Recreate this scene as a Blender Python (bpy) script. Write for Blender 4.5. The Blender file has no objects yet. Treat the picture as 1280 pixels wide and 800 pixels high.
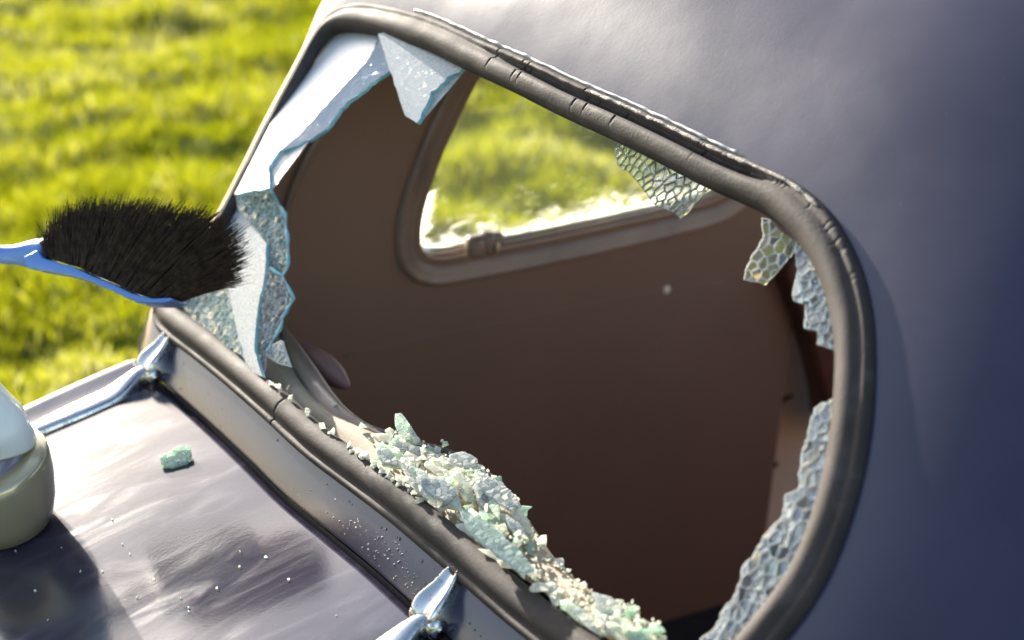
import bpy, bmesh, math, random
import numpy as np
from mathutils import Vector, Matrix, noise

random.seed(7)
rng = np.random.default_rng(7)
S = bpy.context.scene
COL = S.collection
V = Vector
R = math.radians

# ------------------------------------------------------------------ camera
CAM = V((0, 0, 1.66))
AZ, PITCH, FPX = R(31.6), R(18.7), 2447.0
FWD = V((math.sin(AZ) * math.cos(PITCH), math.cos(AZ) * math.cos(PITCH), -math.sin(PITCH)))
RIGHT = V((math.cos(AZ), -math.sin(AZ), 0))
UP = RIGHT.cross(FWD)
cd = bpy.data.cameras.new('camera')
cam = bpy.data.objects.new('camera', cd)
COL.objects.link(cam)
cam.location = CAM
cam.rotation_euler = (math.pi / 2 - PITCH, 0, -AZ)
cd.sensor_width = 36
cd.lens = FPX / 1280 * 36
cd.clip_start, cd.clip_end = 0.05, 500
cd.dof.use_dof = True
cd.dof.focus_distance = 1.78
cd.dof.aperture_fstop = 4.2
cd.dof.aperture_blades = 6
S.camera = cam

# ------------------------------------------------------------------ light
SUN_AZ = R(3)          # clockwise from +y
SUN_EL = R(18)
SUN = V((math.sin(SUN_AZ) * math.cos(SUN_EL), math.cos(SUN_AZ) * math.cos(SUN_EL), math.sin(SUN_EL)))
W = bpy.data.worlds.new('World')
S.world = W
W.use_nodes = True
nt = W.node_tree
sky = nt.nodes.new('ShaderNodeTexSky')
sky.sky_type = 'NISHITA'
sky.sun_disc = False
sky.sun_elevation = SUN_EL
sky.sun_rotation = SUN_AZ
sky.dust_density = 1.5
nt.links.new(sky.outputs[0], nt.nodes['Background'].inputs[0])
nt.nodes['Background'].inputs[1].default_value = 0.13
sl = bpy.data.lights.new('sun', 'SUN')
sl.energy = 5.0
sl.angle = R(0.53)
sl.color = (1.0, 0.93, 0.80)
so = bpy.data.objects.new('sun', sl)
COL.objects.link(so)
so.rotation_euler = (-SUN).to_track_quat('-Z', 'Y').to_euler()
S.view_settings.view_transform = 'Standard'
S.view_settings.look = 'None'
S.view_settings.exposure = 1.7
S.view_settings.gamma = 1
S.render.engine = 'CYCLES'
S.cycles.max_bounces = 14
S.cycles.transmission_bounces = 10
S.cycles.transparent_max_bounces = 16
S.cycles.use_denoising = True
S.cycles.caustics_reflective = False
S.cycles.caustics_refractive = False

# ------------------------------------------------------------------ geometry helpers
def ray(px, py):
    return FWD + RIGHT * ((px - 640) / FPX) + UP * ((400 - py) / FPX)
def at_depth(px, py, d):
    return CAM + ray(px, py) * d
def on_plane(px, py, p0, n):
    r = ray(px, py)
    return CAM + r * ((p0 - CAM).dot(n) / r.dot(n))
def at_z(px, py, z):
    return on_plane(px, py, V((0, 0, z)), V((0, 0, 1)))
def lerp(a, b, t):
    return a + (b - a) * t
def sstep(a, b, x):
    t = min(1, max(0, (x - a) / (b - a)))
    return t * t * (3 - 2 * t)

def link(name, me, mats=None, parent=None, smooth=False):
    o = bpy.data.objects.new(name, me)
    COL.objects.link(o)
    if mats is not None:
        for m in (mats if isinstance(mats, (list, tuple)) else [mats]):
            me.materials.append(m)
    if parent is not None:
        o.parent = parent
    if smooth:
        for p in me.polygons:
            p.use_smooth = True
    return o
def bm_link(name, bm, mats=None, parent=None, smooth=False):
    me = bpy.data.meshes.new(name)
    bmesh.ops.recalc_face_normals(bm, faces=bm.faces)
    bm.to_mesh(me)
    bm.free()
    return link(name, me, mats, parent, smooth)
def py_link(name, verts, faces, mats=None, parent=None, smooth=False):
    me = bpy.data.meshes.new(name)
    me.from_pydata([tuple(v) for v in verts], [], faces)
    me.update()
    return link(name, me, mats, parent, smooth)
def empty(name, loc, label, cat, group=None):
    o = bpy.data.objects.new(name, None)
    COL.objects.link(o)
    o.location = loc
    o.empty_display_size = 0.05
    tag(o, label, cat, group)
    return o
def tag(o, label, cat, group=None):
    o['label'] = label
    o['category'] = cat
    if group:
        o['group'] = group
def bevel(o, w, seg=3, angle=30):
    m = o.modifiers.new('bevel', 'BEVEL')
    m.width, m.segments, m.limit_method, m.angle_limit = w, seg, 'ANGLE', R(angle)
    return o
def subsurf(o, n=2):
    m = o.modifiers.new('sub', 'SUBSURF')
    m.levels = m.render_levels = n
    return o

def catmull(pts, n, closed=False):
    """n points evenly spaced along a Catmull-Rom curve through pts"""
    P = [V(p) for p in pts]
    m = len(P)
    dense = []
    segs = m if closed else m - 1
    for i in range(segs):
        g = (lambda k: P[k % m]) if closed else (lambda k: P[min(max(k, 0), m - 1)])
        p0, p1, p2, p3 = g(i - 1), g(i), g(i + 1), g(i + 2)
        for k in range(24):
            t = k / 24
            dense.append(0.5 * ((2 * p1) + (p2 - p0) * t + (2 * p0 - 5 * p1 + 4 * p2 - p3) * t * t
                                + (3 * p1 - p0 - 3 * p2 + p3) * t ** 3))
    dense.append(P[0].copy() if closed else P[-1].copy())
    L = [0.0]
    for a, b in zip(dense, dense[1:]):
        L.append(L[-1] + (b - a).length)
    out, j = [], 0
    cnt = n if closed else n - 1
    for i in range(n):
        s = L[-1] * i / cnt
        while j < len(L) - 2 and L[j + 1] < s:
            j += 1
        t = (s - L[j]) / max(1e-9, L[j + 1] - L[j])
        out.append(lerp(dense[j], dense[j + 1], min(1, t)))
    return out

def tube(bm, path, radii, seg=10, cap=True):
    rings = []
    prev = None
    for i, p in enumerate(path):
        t = (path[min(i + 1, len(path) - 1)] - path[max(i - 1, 0)]).normalized()
        if prev is None:
            a = t.orthogonal().normalized()
        else:
            a = (prev - t * prev.dot(t)).normalized()
        prev = a
        b = t.cross(a)
        r = radii[i] if isinstance(radii, (list, tuple)) else radii
        rings.append([bm.verts.new(p + (a * math.cos(2 * math.pi * k / seg) + b * math.sin(2 * math.pi * k / seg)) * r)
                      for k in range(seg)])
    for A, B in zip(rings, rings[1:]):
        for k in range(seg):
            bm.faces.new((A[k], A[(k + 1) % seg], B[(k + 1) % seg], B[k]))
    if cap:
        bm.faces.new(rings[0][::-1])
        bm.faces.new(rings[-1])

def prism(bm, pts, e3, t0, t1):
    """polygon pts (3D) extruded from e3*t0 to e3*t1"""
    a = [bm.verts.new(p + e3 * t0) for p in pts]
    b = [bm.verts.new(p + e3 * t1) for p in pts]
    n = len(pts)
    bm.faces.new(a)
    bm.faces.new(b[::-1])
    for k in range(n):
        bm.faces.new((a[k], b[k], b[(k + 1) % n], a[(k + 1) % n]))

def superell(bm, c, ax, rad, e=2.6, nu=40, nv=24, zmin=-1):
    """super-ellipsoid about c with axes ax and radii rad"""
    def sp(x):
        return math.copysign(abs(x) ** (2 / e), x)
    rows = []
    for i in range(nv + 1):
        ph = lerp(-math.pi / 2, math.pi / 2, i / nv)
        row = []
        for k in range(nu):
            th = 2 * math.pi * k / nu
            w = max(zmin, sp(math.sin(ph)))
            q = c + ax[0] * (rad[0] * sp(math.cos(ph)) * sp(math.cos(th))) \
                + ax[1] * (rad[1] * sp(math.cos(ph)) * sp(math.sin(th))) + ax[2] * (rad[2] * w)
            row.append(bm.verts.new(q))
        rows.append(row)
    for A, B in zip(rows, rows[1:]):
        for k in range(nu):
            bm.faces.new((A[k], A[(k + 1) % nu], B[(k + 1) % nu], B[k]))

# ------------------------------------------------------------------ materials
def mat(name):
    m = bpy.data.materials.new(name)
    m.use_nodes = True
    return m, m.node_tree, m.node_tree.nodes['Principled BSDF']
def N(nt, t, **kw):
    n = nt.nodes.new(t)
    for k, v in kw.items():
        if k in n.inputs:
            n.inputs[k].default_value = v
        else:
            setattr(n, k, v)
    return n
def texco(nt, scale=(1, 1, 1), rot=(0, 0, 0)):
    tc = nt.nodes.new('ShaderNodeTexCoord')
    mp = nt.nodes.new('ShaderNodeMapping')
    mp.inputs['Scale'].default_value = scale
    mp.inputs['Rotation'].default_value = rot
    nt.links.new(tc.outputs['Object'], mp.inputs['Vector'])
    return mp.outputs[0]
def noise_n(nt, vec, scale, detail=4, rough=0.55, dist=0.0):
    n = nt.nodes.new('ShaderNodeTexNoise')
    n.inputs['Scale'].default_value = scale
    n.inputs['Detail'].default_value = detail
    n.inputs['Roughness'].default_value = rough
    n.inputs['Distortion'].default_value = dist
    nt.links.new(vec, n.inputs['Vector'])
    return n.outputs[0]
def ramp(nt, fac, stops):
    r = nt.nodes.new('ShaderNodeValToRGB')
    el = r.color_ramp.elements
    while len(el) < len(stops):
        el.new(0.5)
    for e, (p, c) in zip(el, stops):
        e.position = p
        e.color = (*c, 1) if isinstance(c, tuple) else (c, c, c, 1)
    nt.links.new(fac, r.inputs[0])
    return r.outputs[0]
def bump(nt, h, strength, dist, bsdf, normal=None):
    b = nt.nodes.new('ShaderNodeBump')
    b.inputs['Strength'].default_value = strength
    b.inputs['Distance'].default_value = dist
    nt.links.new(h, b.inputs['Height'])
    if normal is not None:
        nt.links.new(normal, b.inputs['Normal'])
    if bsdf is not None:
        nt.links.new(b.outputs[0], bsdf.inputs['Normal'])
    return b.outputs[0]

# weathered dark paint, semi-gloss
def paint(name, dust, base=(0.035, 0.033, 0.045)):
    m, t, b = mat(name)
    v = texco(t)
    c1 = noise_n(t, v, 7, 6, 0.6)
    c2 = noise_n(t, texco(t, (30, 30, 30)), 6, 5, 0.7)
    b.inputs['IOR'].default_value = 1.6 if dust else 1.5
    if dust:
        sv = texco(t, (3.0, 9.0, 3.0), (0, 0, R(28)))
        st = noise_n(t, sv, 2.2, 7, 0.62, 1.6)
        col = ramp(t, st, [(0.35, base), (0.62, tuple(x * 1.5 + 0.006 for x in base)), (0.8, tuple(x * 2.0 + 0.016 for x in base))])
        rr = ramp(t, st, [(0.36, 0.10), (0.50, 0.125), (0.72, 0.20)])
    else:
        col = ramp(t, c1, [(0.3, base), (0.75, tuple(x * 1.35 for x in base))])
        rr = ramp(t, c1, [(0.3, 0.19), (0.7, 0.25)])
    vd = t.nodes.new('ShaderNodeTexVoronoi')
    vd.inputs['Scale'].default_value = 130
    vd.inputs['Randomness'].default_value = 1
    t.links.new(v, vd.inputs['Vector'])
    dm = ramp(t, vd.outputs['Distance'], [(0.03, 1.0), (0.06, 0.0)])
    gate = ramp(t, vd.outputs['Color'], [(0.80, 0.0), (0.82, 0.35)])
    mu = N(t, 'ShaderNodeMath', operation='MULTIPLY')
    t.links.new(dm, mu.inputs[0]); t.links.new(gate, mu.inputs[1])
    mc = N(t, 'ShaderNodeMix', data_type='RGBA')
    t.links.new(mu.outputs[0], mc.inputs['Factor'])
    t.links.new(col, mc.inputs[6])
    mc.inputs[7].default_value = (0.42, 0.40, 0.38, 1)
    t.links.new(mc.outputs[2], b.inputs['Base Color'])
    t.links.new(rr, b.inputs['Roughness'])
    peel = noise_n(t, v, 260, 3, 0.5)
    n1 = bump(t, peel, 0.035, 0.001, None)
    bump(t, c2, 0.012 if dust else 0.02, 0.003, b, n1)
    b.inputs['Specular IOR Level'].default_value = 0.7 if dust else 0.40
    return m
M_PAINT = paint('body_paint', False, (0.024, 0.020, 0.038))
M_LID = paint('lid_paint', True, (0.022, 0.018, 0.032))

m, t, b = mat('rubber')
v = texco(t)
c = noise_n(t, v, 18, 8, 0.65)
t.links.new(ramp(t, c, [(0.3, (0.025, 0.018, 0.016)), (0.55, (0.044, 0.033, 0.029)), (0.80, (0.10, 0.085, 0.078))]), b.inputs['Base Color'])
t.links.new(ramp(t, c, [(0.3, 0.62), (0.8, 0.8)]), b.inputs['Roughness'])
b.inputs['Specular IOR Level'].default_value = 0.2
h = noise_n(t, v, 320, 5, 0.6)
bump(t, h, 0.25, 0.0015, b)
M_RUBBER = m
m, t, b = mat('crumbled_rubber')
c = noise_n(t, texco(t), 160, 8, 0.7)
t.links.new(ramp(t, c, [(0.35, (0.03, 0.026, 0.024)), (0.6, (0.07, 0.063, 0.06)), (0.78, (0.24, 0.24, 0.25))]), b.inputs['Base Color'])
b.inputs['Roughness'].default_value = 0.6
bump(t, c, 0.8, 0.004, b)
M_CRUMB = m

m, t, b = mat('dried_sealant')
c = noise_n(t, texco(t), 90, 8, 0.7)
t.links.new(ramp(t, c, [(0.35, (0.12, 0.11, 0.10)), (0.65, (0.5, 0.49, 0.47))]), b.inputs['Base Color'])
b.inputs['Roughness'].default_value = 0.55
M_SEALANT = m
def flat(name, col, rough=0.6, metal=0.0, noise_amt=0.25, nscale=14, bumps=0.15, bscale=220, spec=0.5):
    m, t, b = mat(name)
    v = texco(t)
    c = noise_n(t, v, nscale, 6, 0.6)
    t.links.new(ramp(t, c, [(0.3, tuple(x * (1 - noise_amt) for x in col)), (0.7, tuple(min(1, x * (1 + noise_amt)) for x in col))]), b.inputs['Base Color'])
    b.inputs['Roughness'].default_value = rough
    b.inputs['Metallic'].default_value = metal
    b.inputs['Specular IOR Level'].default_value = spec
    if bumps:
        bump(t, noise_n(t, v, bscale, 4, 0.6), bumps, 0.002, b)
    return m
M_TRIM = flat('brown_trim', (0.235, 0.142, 0.098), 0.5, noise_amt=0.06, nscale=4, bumps=0.05, bscale=500)
M_TRIMRIM = flat('brown_rim', (0.24, 0.16, 0.12), 0.36, bumps=0.05)
M_BEIGE = flat('beige_ledge', (0.40, 0.30, 0.19), 0.7, noise_amt=0.18, nscale=22, bumps=0.2, bscale=400)
M_WELT = flat('dark_welt', (0.06, 0.04, 0.033), 0.5)
M_ROLL = flat('brown_vinyl', (0.20, 0.135, 0.10), 0.45)
M_PINK = flat('dusty_red_vinyl', (0.20, 0.095, 0.075), 0.6)
M_DOOR = flat('beige_door_card', (0.84, 0.70, 0.56), 0.6, noise_amt=0.06)
M_SEATRED = flat('dark_red_vinyl', (0.10, 0.035, 0.022), 0.55)
M_DARK = flat('dark_underside', (0.02, 0.018, 0.018), 0.8)
M_BLUE = flat('blue_plastic', (0.13, 0.25, 0.55), 0.36, noise_amt=0.06, bumps=0.05)

m, t, b = mat('pitted_chrome')
v = texco(t)
c = noise_n(t, v, 150, 8, 0.75)
t.links.new(ramp(t, c, [(0.36, (0.30, 0.29, 0.30)), (0.5, (0.64, 0.60, 0.55))]), b.inputs['Base Color'])
t.links.new(ramp(t, c, [(0.36, 0.5), (0.52, 0.17)]), b.inputs['Roughness'])
b.inputs['Metallic'].default_value = 1
bump(t, c, 0.12, 0.001, b)
M_CHROME = m
m, t, b = mat('grass_tinted_chrome')
b.inputs['Base Color'].default_value = (0.52, 0.42, 0.25, 1)  # olive of the reflected grass put into the metal's base colour
b.inputs['Metallic'].default_value = 0.45
c = noise_n(t, texco(t), 30, 5, 0.6)
t.links.new(ramp(t, c, [(0.3, 0.14), (0.8, 0.28)]), b.inputs['Roughness'])
M_LAMP = m
m, t, b = mat('white_enamel')
b.inputs['Base Color'].default_value = (0.92, 0.87, 0.76, 1)
b.inputs['Roughness'].default_value = 0.22
M_ENAMEL = m
m, t, b = mat('lilac_lens')
b.inputs['Base Color'].default_value = (0.22, 0.19, 0.23, 1)
b.inputs['Roughness'].default_value = 0.12
M_LENS = m

# glass: clear dice, crazed sheet, teal broken edge
def glass(name, tint, diff, fd, ft, rough=0.03, crackle=0.0, cscale=180, gloss=0.0, trans=0.45):
    """fd = share of white scatter from fracture faces, ft = share passing straight through"""
    m, t, b = mat(name)
    out = t.nodes['Material Output']
    b.inputs['Base Color'].default_value = (*tint, 1)
    b.inputs['Transmission Weight'].default_value = 1
    b.inputs['Roughness'].default_value = rough
    b.inputs['IOR'].default_value = 1.5
    tr = N(t, 'ShaderNodeBsdfTransparent')
    tr.inputs[0].default_value = (*tint, 1)
    df = N(t, 'ShaderNodeBsdfDiffuse')
    df.inputs[0].default_value = (*diff, 1)
    tl = N(t, 'ShaderNodeBsdfTranslucent')
    tl.inputs[0].default_value = (*diff, 1)
    sc = N(t, 'ShaderNodeMixShader')
    sc.inputs[0].default_value = trans
    t.links.new(df.outputs[0], sc.inputs[1])
    t.links.new(tl.outputs[0], sc.inputs[2])
    m1 = N(t, 'ShaderNodeMixShader')
    m1.inputs[0].default_value = ft
    t.links.new(b.outputs[0], m1.inputs[1])
    t.links.new(tr.outputs[0], m1.inputs[2])
    m2 = N(t, 'ShaderNodeMixShader')
    m2.inputs[0].default_value = fd
    t.links.new(m1.outputs[0], m2.inputs[1])
    t.links.new(sc.outputs[0], m2.inputs[2])
    if crackle:
        vo = N(t, 'ShaderNodeTexVoronoi', feature='DISTANCE_TO_EDGE')
        vo.inputs['Scale'].default_value = cscale
        nv = texco(t)
        t.links.new(nv, vo.inputs['Vector'])
        f = ramp(t, vo.outputs[0], [(0.0, min(1, fd + crackle)), (0.10, fd + crackle * 0.35), (0.28, fd)])
        t.links.new(f, m2.inputs[0])
        vc = N(t, 'ShaderNodeTexVoronoi')
        vc.inputs['Scale'].default_value = cscale
        t.links.new(nv, vc.inputs['Vector'])
        nb = bump(t, vc.outputs['Color'], 0.9, 0.006, b)
        bump(t, vo.outputs[0], 0.4, 0.003, b, nb)
    if gloss:
        gg = N(t, 'ShaderNodeBsdfGlossy')
        gg.inputs['Roughness'].default_value = 0.38
        m3 = N(t, 'ShaderNodeMixShader')
        m3.inputs[0].default_value = gloss
        t.links.new(m2.outputs[0], m3.inputs[1])
        t.links.new(gg.outputs[0], m3.inputs[2])
        m2 = m3
    t.links.new(m2.outputs[0], out.inputs[0])
    return m
M_CELL = glass('glass_cell', (0.94, 0.98, 0.98), (0.66, 0.72, 0.78), 0.03, 0.66)
M_CELLG = glass('glass_cell_green', (0.72, 0.90, 0.84), (0.50, 0.66, 0.60), 0.12, 0.55)
M_CELLC = glass('glass_cell_clear', (0.96, 0.99, 0.95), (0.8, 0.85, 0.8), 0.02, 0.85, 0.0)
M_CELLD = glass('glass_cell_dark_edge', (0.52, 0.58, 0.52), (0.34, 0.38, 0.35), 0.30, 0.1, 0.1)
M_CELLW = glass('glass_cell_edge', (0.90, 0.96, 0.98), (0.92, 0.95, 0.98), 0.32, 0.25, 0.03)
M_DICE = glass('glass_dice', (0.90, 0.98, 0.94), (0.99, 0.97, 0.86), 0.66, 0.45, 0.04, trans=0.6)
M_DICEG = glass('glass_dice_green', (0.76, 0.95, 0.87), (0.80, 0.95, 0.80), 0.56, 0.45, 0.05, trans=0.6)
M_FLAKE = glass('glass_flake', (0.97, 0.97, 0.90), (0.99, 0.98, 0.86), 0.82, 0.4, 0.08, trans=0.6)
M_WHITE = glass('glass_white_crazed', (0.90, 0.95, 0.96), (0.88, 0.89, 0.89), 0.82, 0.5, 0.15, 0.2, 260, gloss=0.30)
M_GREYW = glass('glass_grey_crazed', (0.88, 0.93, 0.95), (0.66, 0.70, 0.72), 0.55, 0.6, 0.12, 0.35, 230, gloss=0.06)
M_BAND = glass('glass_blue_crazed', (0.82, 0.90, 0.96), (0.50, 0.58, 0.70), 0.38, 0.5, 0.12, 0.25, 260, gloss=0.08)
M_GREENC = glass('glass_green_crazed', (0.70, 0.86, 0.80), (0.46, 0.60, 0.54), 0.08, 0.62, 0.04, 0.7, 150)
M_DARKC = glass('glass_clear_crazed', (0.74, 0.84, 0.86), (0.55, 0.66, 0.70), 0.03, 0.60, 0.03, 0.75, 130)
m, t, b = mat('glass_teal_edge')
b.inputs['Base Color'].default_value = (0.22, 0.58, 0.66, 1)
b.inputs['Roughness'].default_value = 0.2
b.inputs['Transmission Weight'].default_value = 0.35
M_EDGE = m

# ------------------------------------------------------------------ window frame of reference
TH = R(54)
SL = V((math.cos(TH), 0, math.sin(TH)))         # up the slope of the window
YV = V((0, 1, 0))
WN = V((-math.sin(TH), 0, math.cos(TH)))        # outward normal
WP = at_depth(790, 830, 1.45)
def win(px, py, off=0.0):
    return on_plane(px, py, WP + WN * off, WN)
APERTURE = [(212, 380), (262, 418), (305, 452), (350, 490), (400, 534), (456, 575), (512, 616), (590, 680), (662, 740),
            (737, 796), (800, 838), (850, 850), (893, 832), (925, 797), (972, 738), (1004, 680), (1030, 600), (1043, 520),
            (1046, 440), (1039, 385), (1024, 340), (1000, 300), (965, 268), (925, 248), (880, 228), (830, 202), (770, 172),
            (700, 140), (640, 110), (580, 82), (530, 58), (480, 42), (440, 35), (415, 38), (399, 54), (377, 95), (347, 150),
            (318, 208), (291, 260), (262, 308), (236, 344), (217, 366)]
NS = 2400
ap = catmull([win(*p) for p in APERTURE], NS, True)
zb = min(p.z for p in ap)
print('window base z', zb, 'far y', max(p.y for p in ap), 'near y', min(p.y for p in ap), 'top z', max(p.z for p in ap))
# outward in-plane direction, smoothed
cen = sum(ap, V()) / NS
OUT = []
for i in range(NS):
    tg = (ap[(i + 12) % NS] - ap[(i - 12) % NS]).normalized()
    o = tg.cross(WN)
    if o.dot(ap[i] - cen) < 0:
        o = -o
    OUT.append(o.normalized())
for _ in range(2):
    acc = np.array([tuple(o) for o in OUT])
    k = 41
    ker = np.ones(k) / k
    sm = np.stack([np.convolve(np.concatenate([acc[-k:, j], acc[:, j], acc[:k, j]]), ker, 'same')[k:-k] for j in range(3)], 1)
    OUT = [V(x).normalized() for x in sm]
arc = [0.0]
for i in range(1, NS):
    arc.append(arc[-1] + (ap[i] - ap[i - 1]).length)
PER = arc[-1]
def proj(p):
    d = p - CAM
    z = d.dot(FWD)
    return 640 + FPX * d.dot(RIGHT) / z, 400 - FPX * d.dot(UP) / z
PX = [proj(p) for p in ap]

# ------------------------------------------------------------------ the car
car = empty('car', (1.0, 1.5, 0), 'old dark grey car with its rear window smashed out of the rubber seal', 'car')
def P(name, verts_world_obj):
    verts_world_obj.parent = car
    verts_world_obj.matrix_parent_inverse = Matrix.Translation(-V(car.location))
    return verts_world_obj
def cp(o):
    return P(o.name, o)

def weights(o):
    return max(0, o.dot(SL)), max(0, -o.y), max(0, o.y), max(0, -o.dot(SL))

# --- rubber seal: a swept lip with a split near its outer edge along the top
SEALW = 0.031
prof = [(-0.002, -0.010), (-0.003, -0.002), (-0.001, 0.003), (0.003, 0.0072), (0.008, 0.0098), (0.0125, 0.0105), (0.017, 0.0095),
        (0.0205, 0.0078), (0.0225, 0.0062), (0.0240, 0.0060), (0.0258, 0.0068), (0.0285, 0.0062), (0.031, 0.0035), (0.032, -0.003)]
# cracks across the outer lip, placed where the old rubber is stiffest
cracks = []
s = 0.0
while s < PER:
    i = min(NS - 1, int(s / PER * NS))
    x, y = PX[i]
    o = OUT[i]
    top = o.dot(SL) > 0.2 or (o.y < -0.6 and y < 560)
    dens = 0.010 if (x > 860 and y < 480) else 0.05
    if top and x > 600:
        cracks.append((s, random.uniform(0.1, 0.5) if x > 860 else random.uniform(0.5, 1.0), random.uniform(-0.003, 0.003)))
        s += dens * random.choice((0.3, 0.5, 0.8, 1.3, 2.6)) * random.uniform(0.7, 1.3)
    else:
        s += 0.02
cracks.append((arc[min(range(NS), key=lambda i: (PX[i][0] - 362) ** 2 + (PX[i][1] - 500) ** 2)], 1.6, 0.002))
cs = np.array([c[0] for c in cracks])
verts, faces = [], []
np_ = len(prof)
for i in range(NS):
    o, p, s = OUT[i], ap[i], arc[i]
    wt, wn, wf, wb = weights(o)
    x, y = PX[i]
    far = wf ** 2
    bot = wb ** 2
    split = sstep(560, 690, x) * (1 - sstep(905, 960, x)) * (1 if (o.dot(SL) > 0.3) else 0)
    wob = noise.noise(V((s * 9, 0, 3))) * 0.0012
    for j, (a, h) in enumerate(prof):
        a2, h2 = a * (1 - 0.35 * far), h * (0.8 - 0.2 * far)
        if bot > 0.3 and 7 <= j <= 9:                   # groove in the bottom rail
            h2 -= 0.002 * bot
        if split and 7 <= j <= 9:
            h2 -= 0.0085 * split
            a2 += 0.0012 * split * (j - 8)
        if split and j >= 10:
            h2 += 0.0012 * split + noise.noise(V((s * 60, j, 0))) * 0.0008
        for k in np.nonzero(np.abs(cs - s) < 0.012)[0]:
            c0, dep, sk = cracks[k]
            lo = 3 if dep > 1.2 else (5 if x < 860 else 8)
            if j >= lo:
                d = s - c0 - sk * (j - 8) / 5
                h2 -= 0.0028 * dep * math.exp(-(d / 0.0009) ** 2) * (0.6 if j >= 11 else 1)
        h2 += wob + noise.noise(V((s * 35, j * 0.7, 0))) * 0.0004
        verts.append(p + o * a2 + WN * h2)
for i in range(NS):
    i2 = (i + 1) % NS
    for j in range(np_ - 1):
        faces.append((i * np_ + j, i * np_ + j + 1, i2 * np_ + j + 1, i2 * np_ + j))
seal = cp(py_link('window_seal', verts, faces, M_RUBBER, None, True))
# --- crumbled filler showing along the split of the top rail, and the dried sealant edge against the roof
def strip_along(name, x0, x1, off, h, rad, material, jit, parent_obj):
    idx = [i for i in range(NS) if OUT[i].dot(SL) > 0.25 and x0 < PX[i][0] < x1]
    idx.sort(key=lambda i: PX[i][0] - PX[i][1] * -0.5)
    path, rr = [], []
    for i in idx[::3]:
        s = arc[i]
        path.append(ap[i] + OUT[i] * (off + noise.noise(V((s * 40, 1, 0))) * jit) + WN * (h + noise.noise(V((s * 55, 5, 0))) * jit))
        rr.append(max(0.0006, rad * (1 + 0.7 * noise.noise(V((s * 70, 9, 0))))))
    rr[0] = rr[-1] = rad * 0.3
    bm = bmesh.new()
    tube(bm, path, rr, 8)
    o = bm_link(name, bm, material, None, True)
    o.parent = parent_obj
    return o
fs = strip_along('filler_strip', 720, 1000, 0.0280, 0.0046, 0.0022, M_CRUMB, 0.0014, seal)
fs['label'] = 'crumbling grey filler strip lifting out of the seal'
se = strip_along('sealant_edge', 500, 900, 0.0335, 0.003, 0.0017, M_SEALANT, 0.0012, seal)

# --- body shell lofted outward from the seal: roof, rear pillars, scuttle
NB = 300
step = NS // NB
KU = 46
rows = []
for q in range(NB):
    i = q * step
    o, p = OUT[i], ap[i]
    wt, wn, wf, wb = weights(o)
    t2, n2, f2, b2 = wt * wt, wn * wn, wf * wf, wb * wb
    tot = t2 + n2 + f2 + 1e-6
    Rr = (t2 * 0.60 + n2 * 0.33 + f2 * 0.06) / tot
    lim = (t2 * R(56) + n2 * R(84) + f2 * R(80)) / tot
    Ll = (t2 * 1.05 + n2 * 0.80 + f2 * 0.20) / tot
    base = p + o * (SEALW * (1 - 0.35 * f2)) + WN * (-0.002)
    kb = sstep(0.55, 0.86, wb)
    row = []
    for k in range(KU + 1):
        u = k / KU
        l = Ll * (u ** 1.6)
        la = min(l, Rr * lim)
        ang = la / Rr
        A = o * (Rr * math.sin(ang)) - WN * (Rr * (1 - math.cos(ang)))
        if l > la:
            A = A + (o * math.cos(lim) - WN * math.sin(lim)) * (l - la)
        # scuttle profile: a narrow convex strip, then a flange turned down into the gutter
        SC = 0.040
        if u < 0.6:
            d = SC * u / 0.6
            B = o * d - WN * (d * d * 2.2)
        elif u < 0.7:
            w_ = (u - 0.6) / 0.1
            B = o * (SC + 0.003 * math.sin(w_ * math.pi / 2)) - WN * (SC * SC * 2.2 + 0.003 * (1 - math.cos(w_ * math.pi / 2)))
        else:
            w_ = (u - 0.7) / 0.3
            B = o * (SC + 0.003) - WN * (SC * SC * 2.2 + 0.003 + 0.11 * w_)
        row.append(base + lerp(A, B, kb))
    rows.append(row)
verts = [v for r in rows for v in r]
faces = []
for q in range(NB):
    q2 = (q + 1) % NB
    for k in range(KU):
        faces.append((q * (KU + 1) + k, q * (KU + 1) + k + 1, q2 * (KU + 1) + k + 1, q2 * (KU + 1) + k))
shell = cp(py_link('body_shell', verts, faces, M_PAINT, None, True))
# paint blisters on the scuttle
bm = bmesh.new()
bl = [i for i in range(NS) if OUT[i].dot(SL) < -0.8]
for _ in range(150):
    if random.random() < 0.75:
        i = min(bl, key=lambda i: abs(PX[i][0] - random.gauss(530, 45)))
    else:
        i = random.choice(bl)
    d = random.uniform(0.006, 0.038)
    c = ap[i] + OUT[i] * (SEALW + d) - WN * (d * d * 2.2 + 0.0024)
    r = random.uniform(0.0006, 0.0015)
    bmesh.ops.create_icosphere(bm, subdivisions=1, radius=r, matrix=Matrix.Translation(c))
o = bm_link('paint_blisters', bm, M_PAINT, None, True)
o['kind'] = 'stuff'
o.parent = shell

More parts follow.
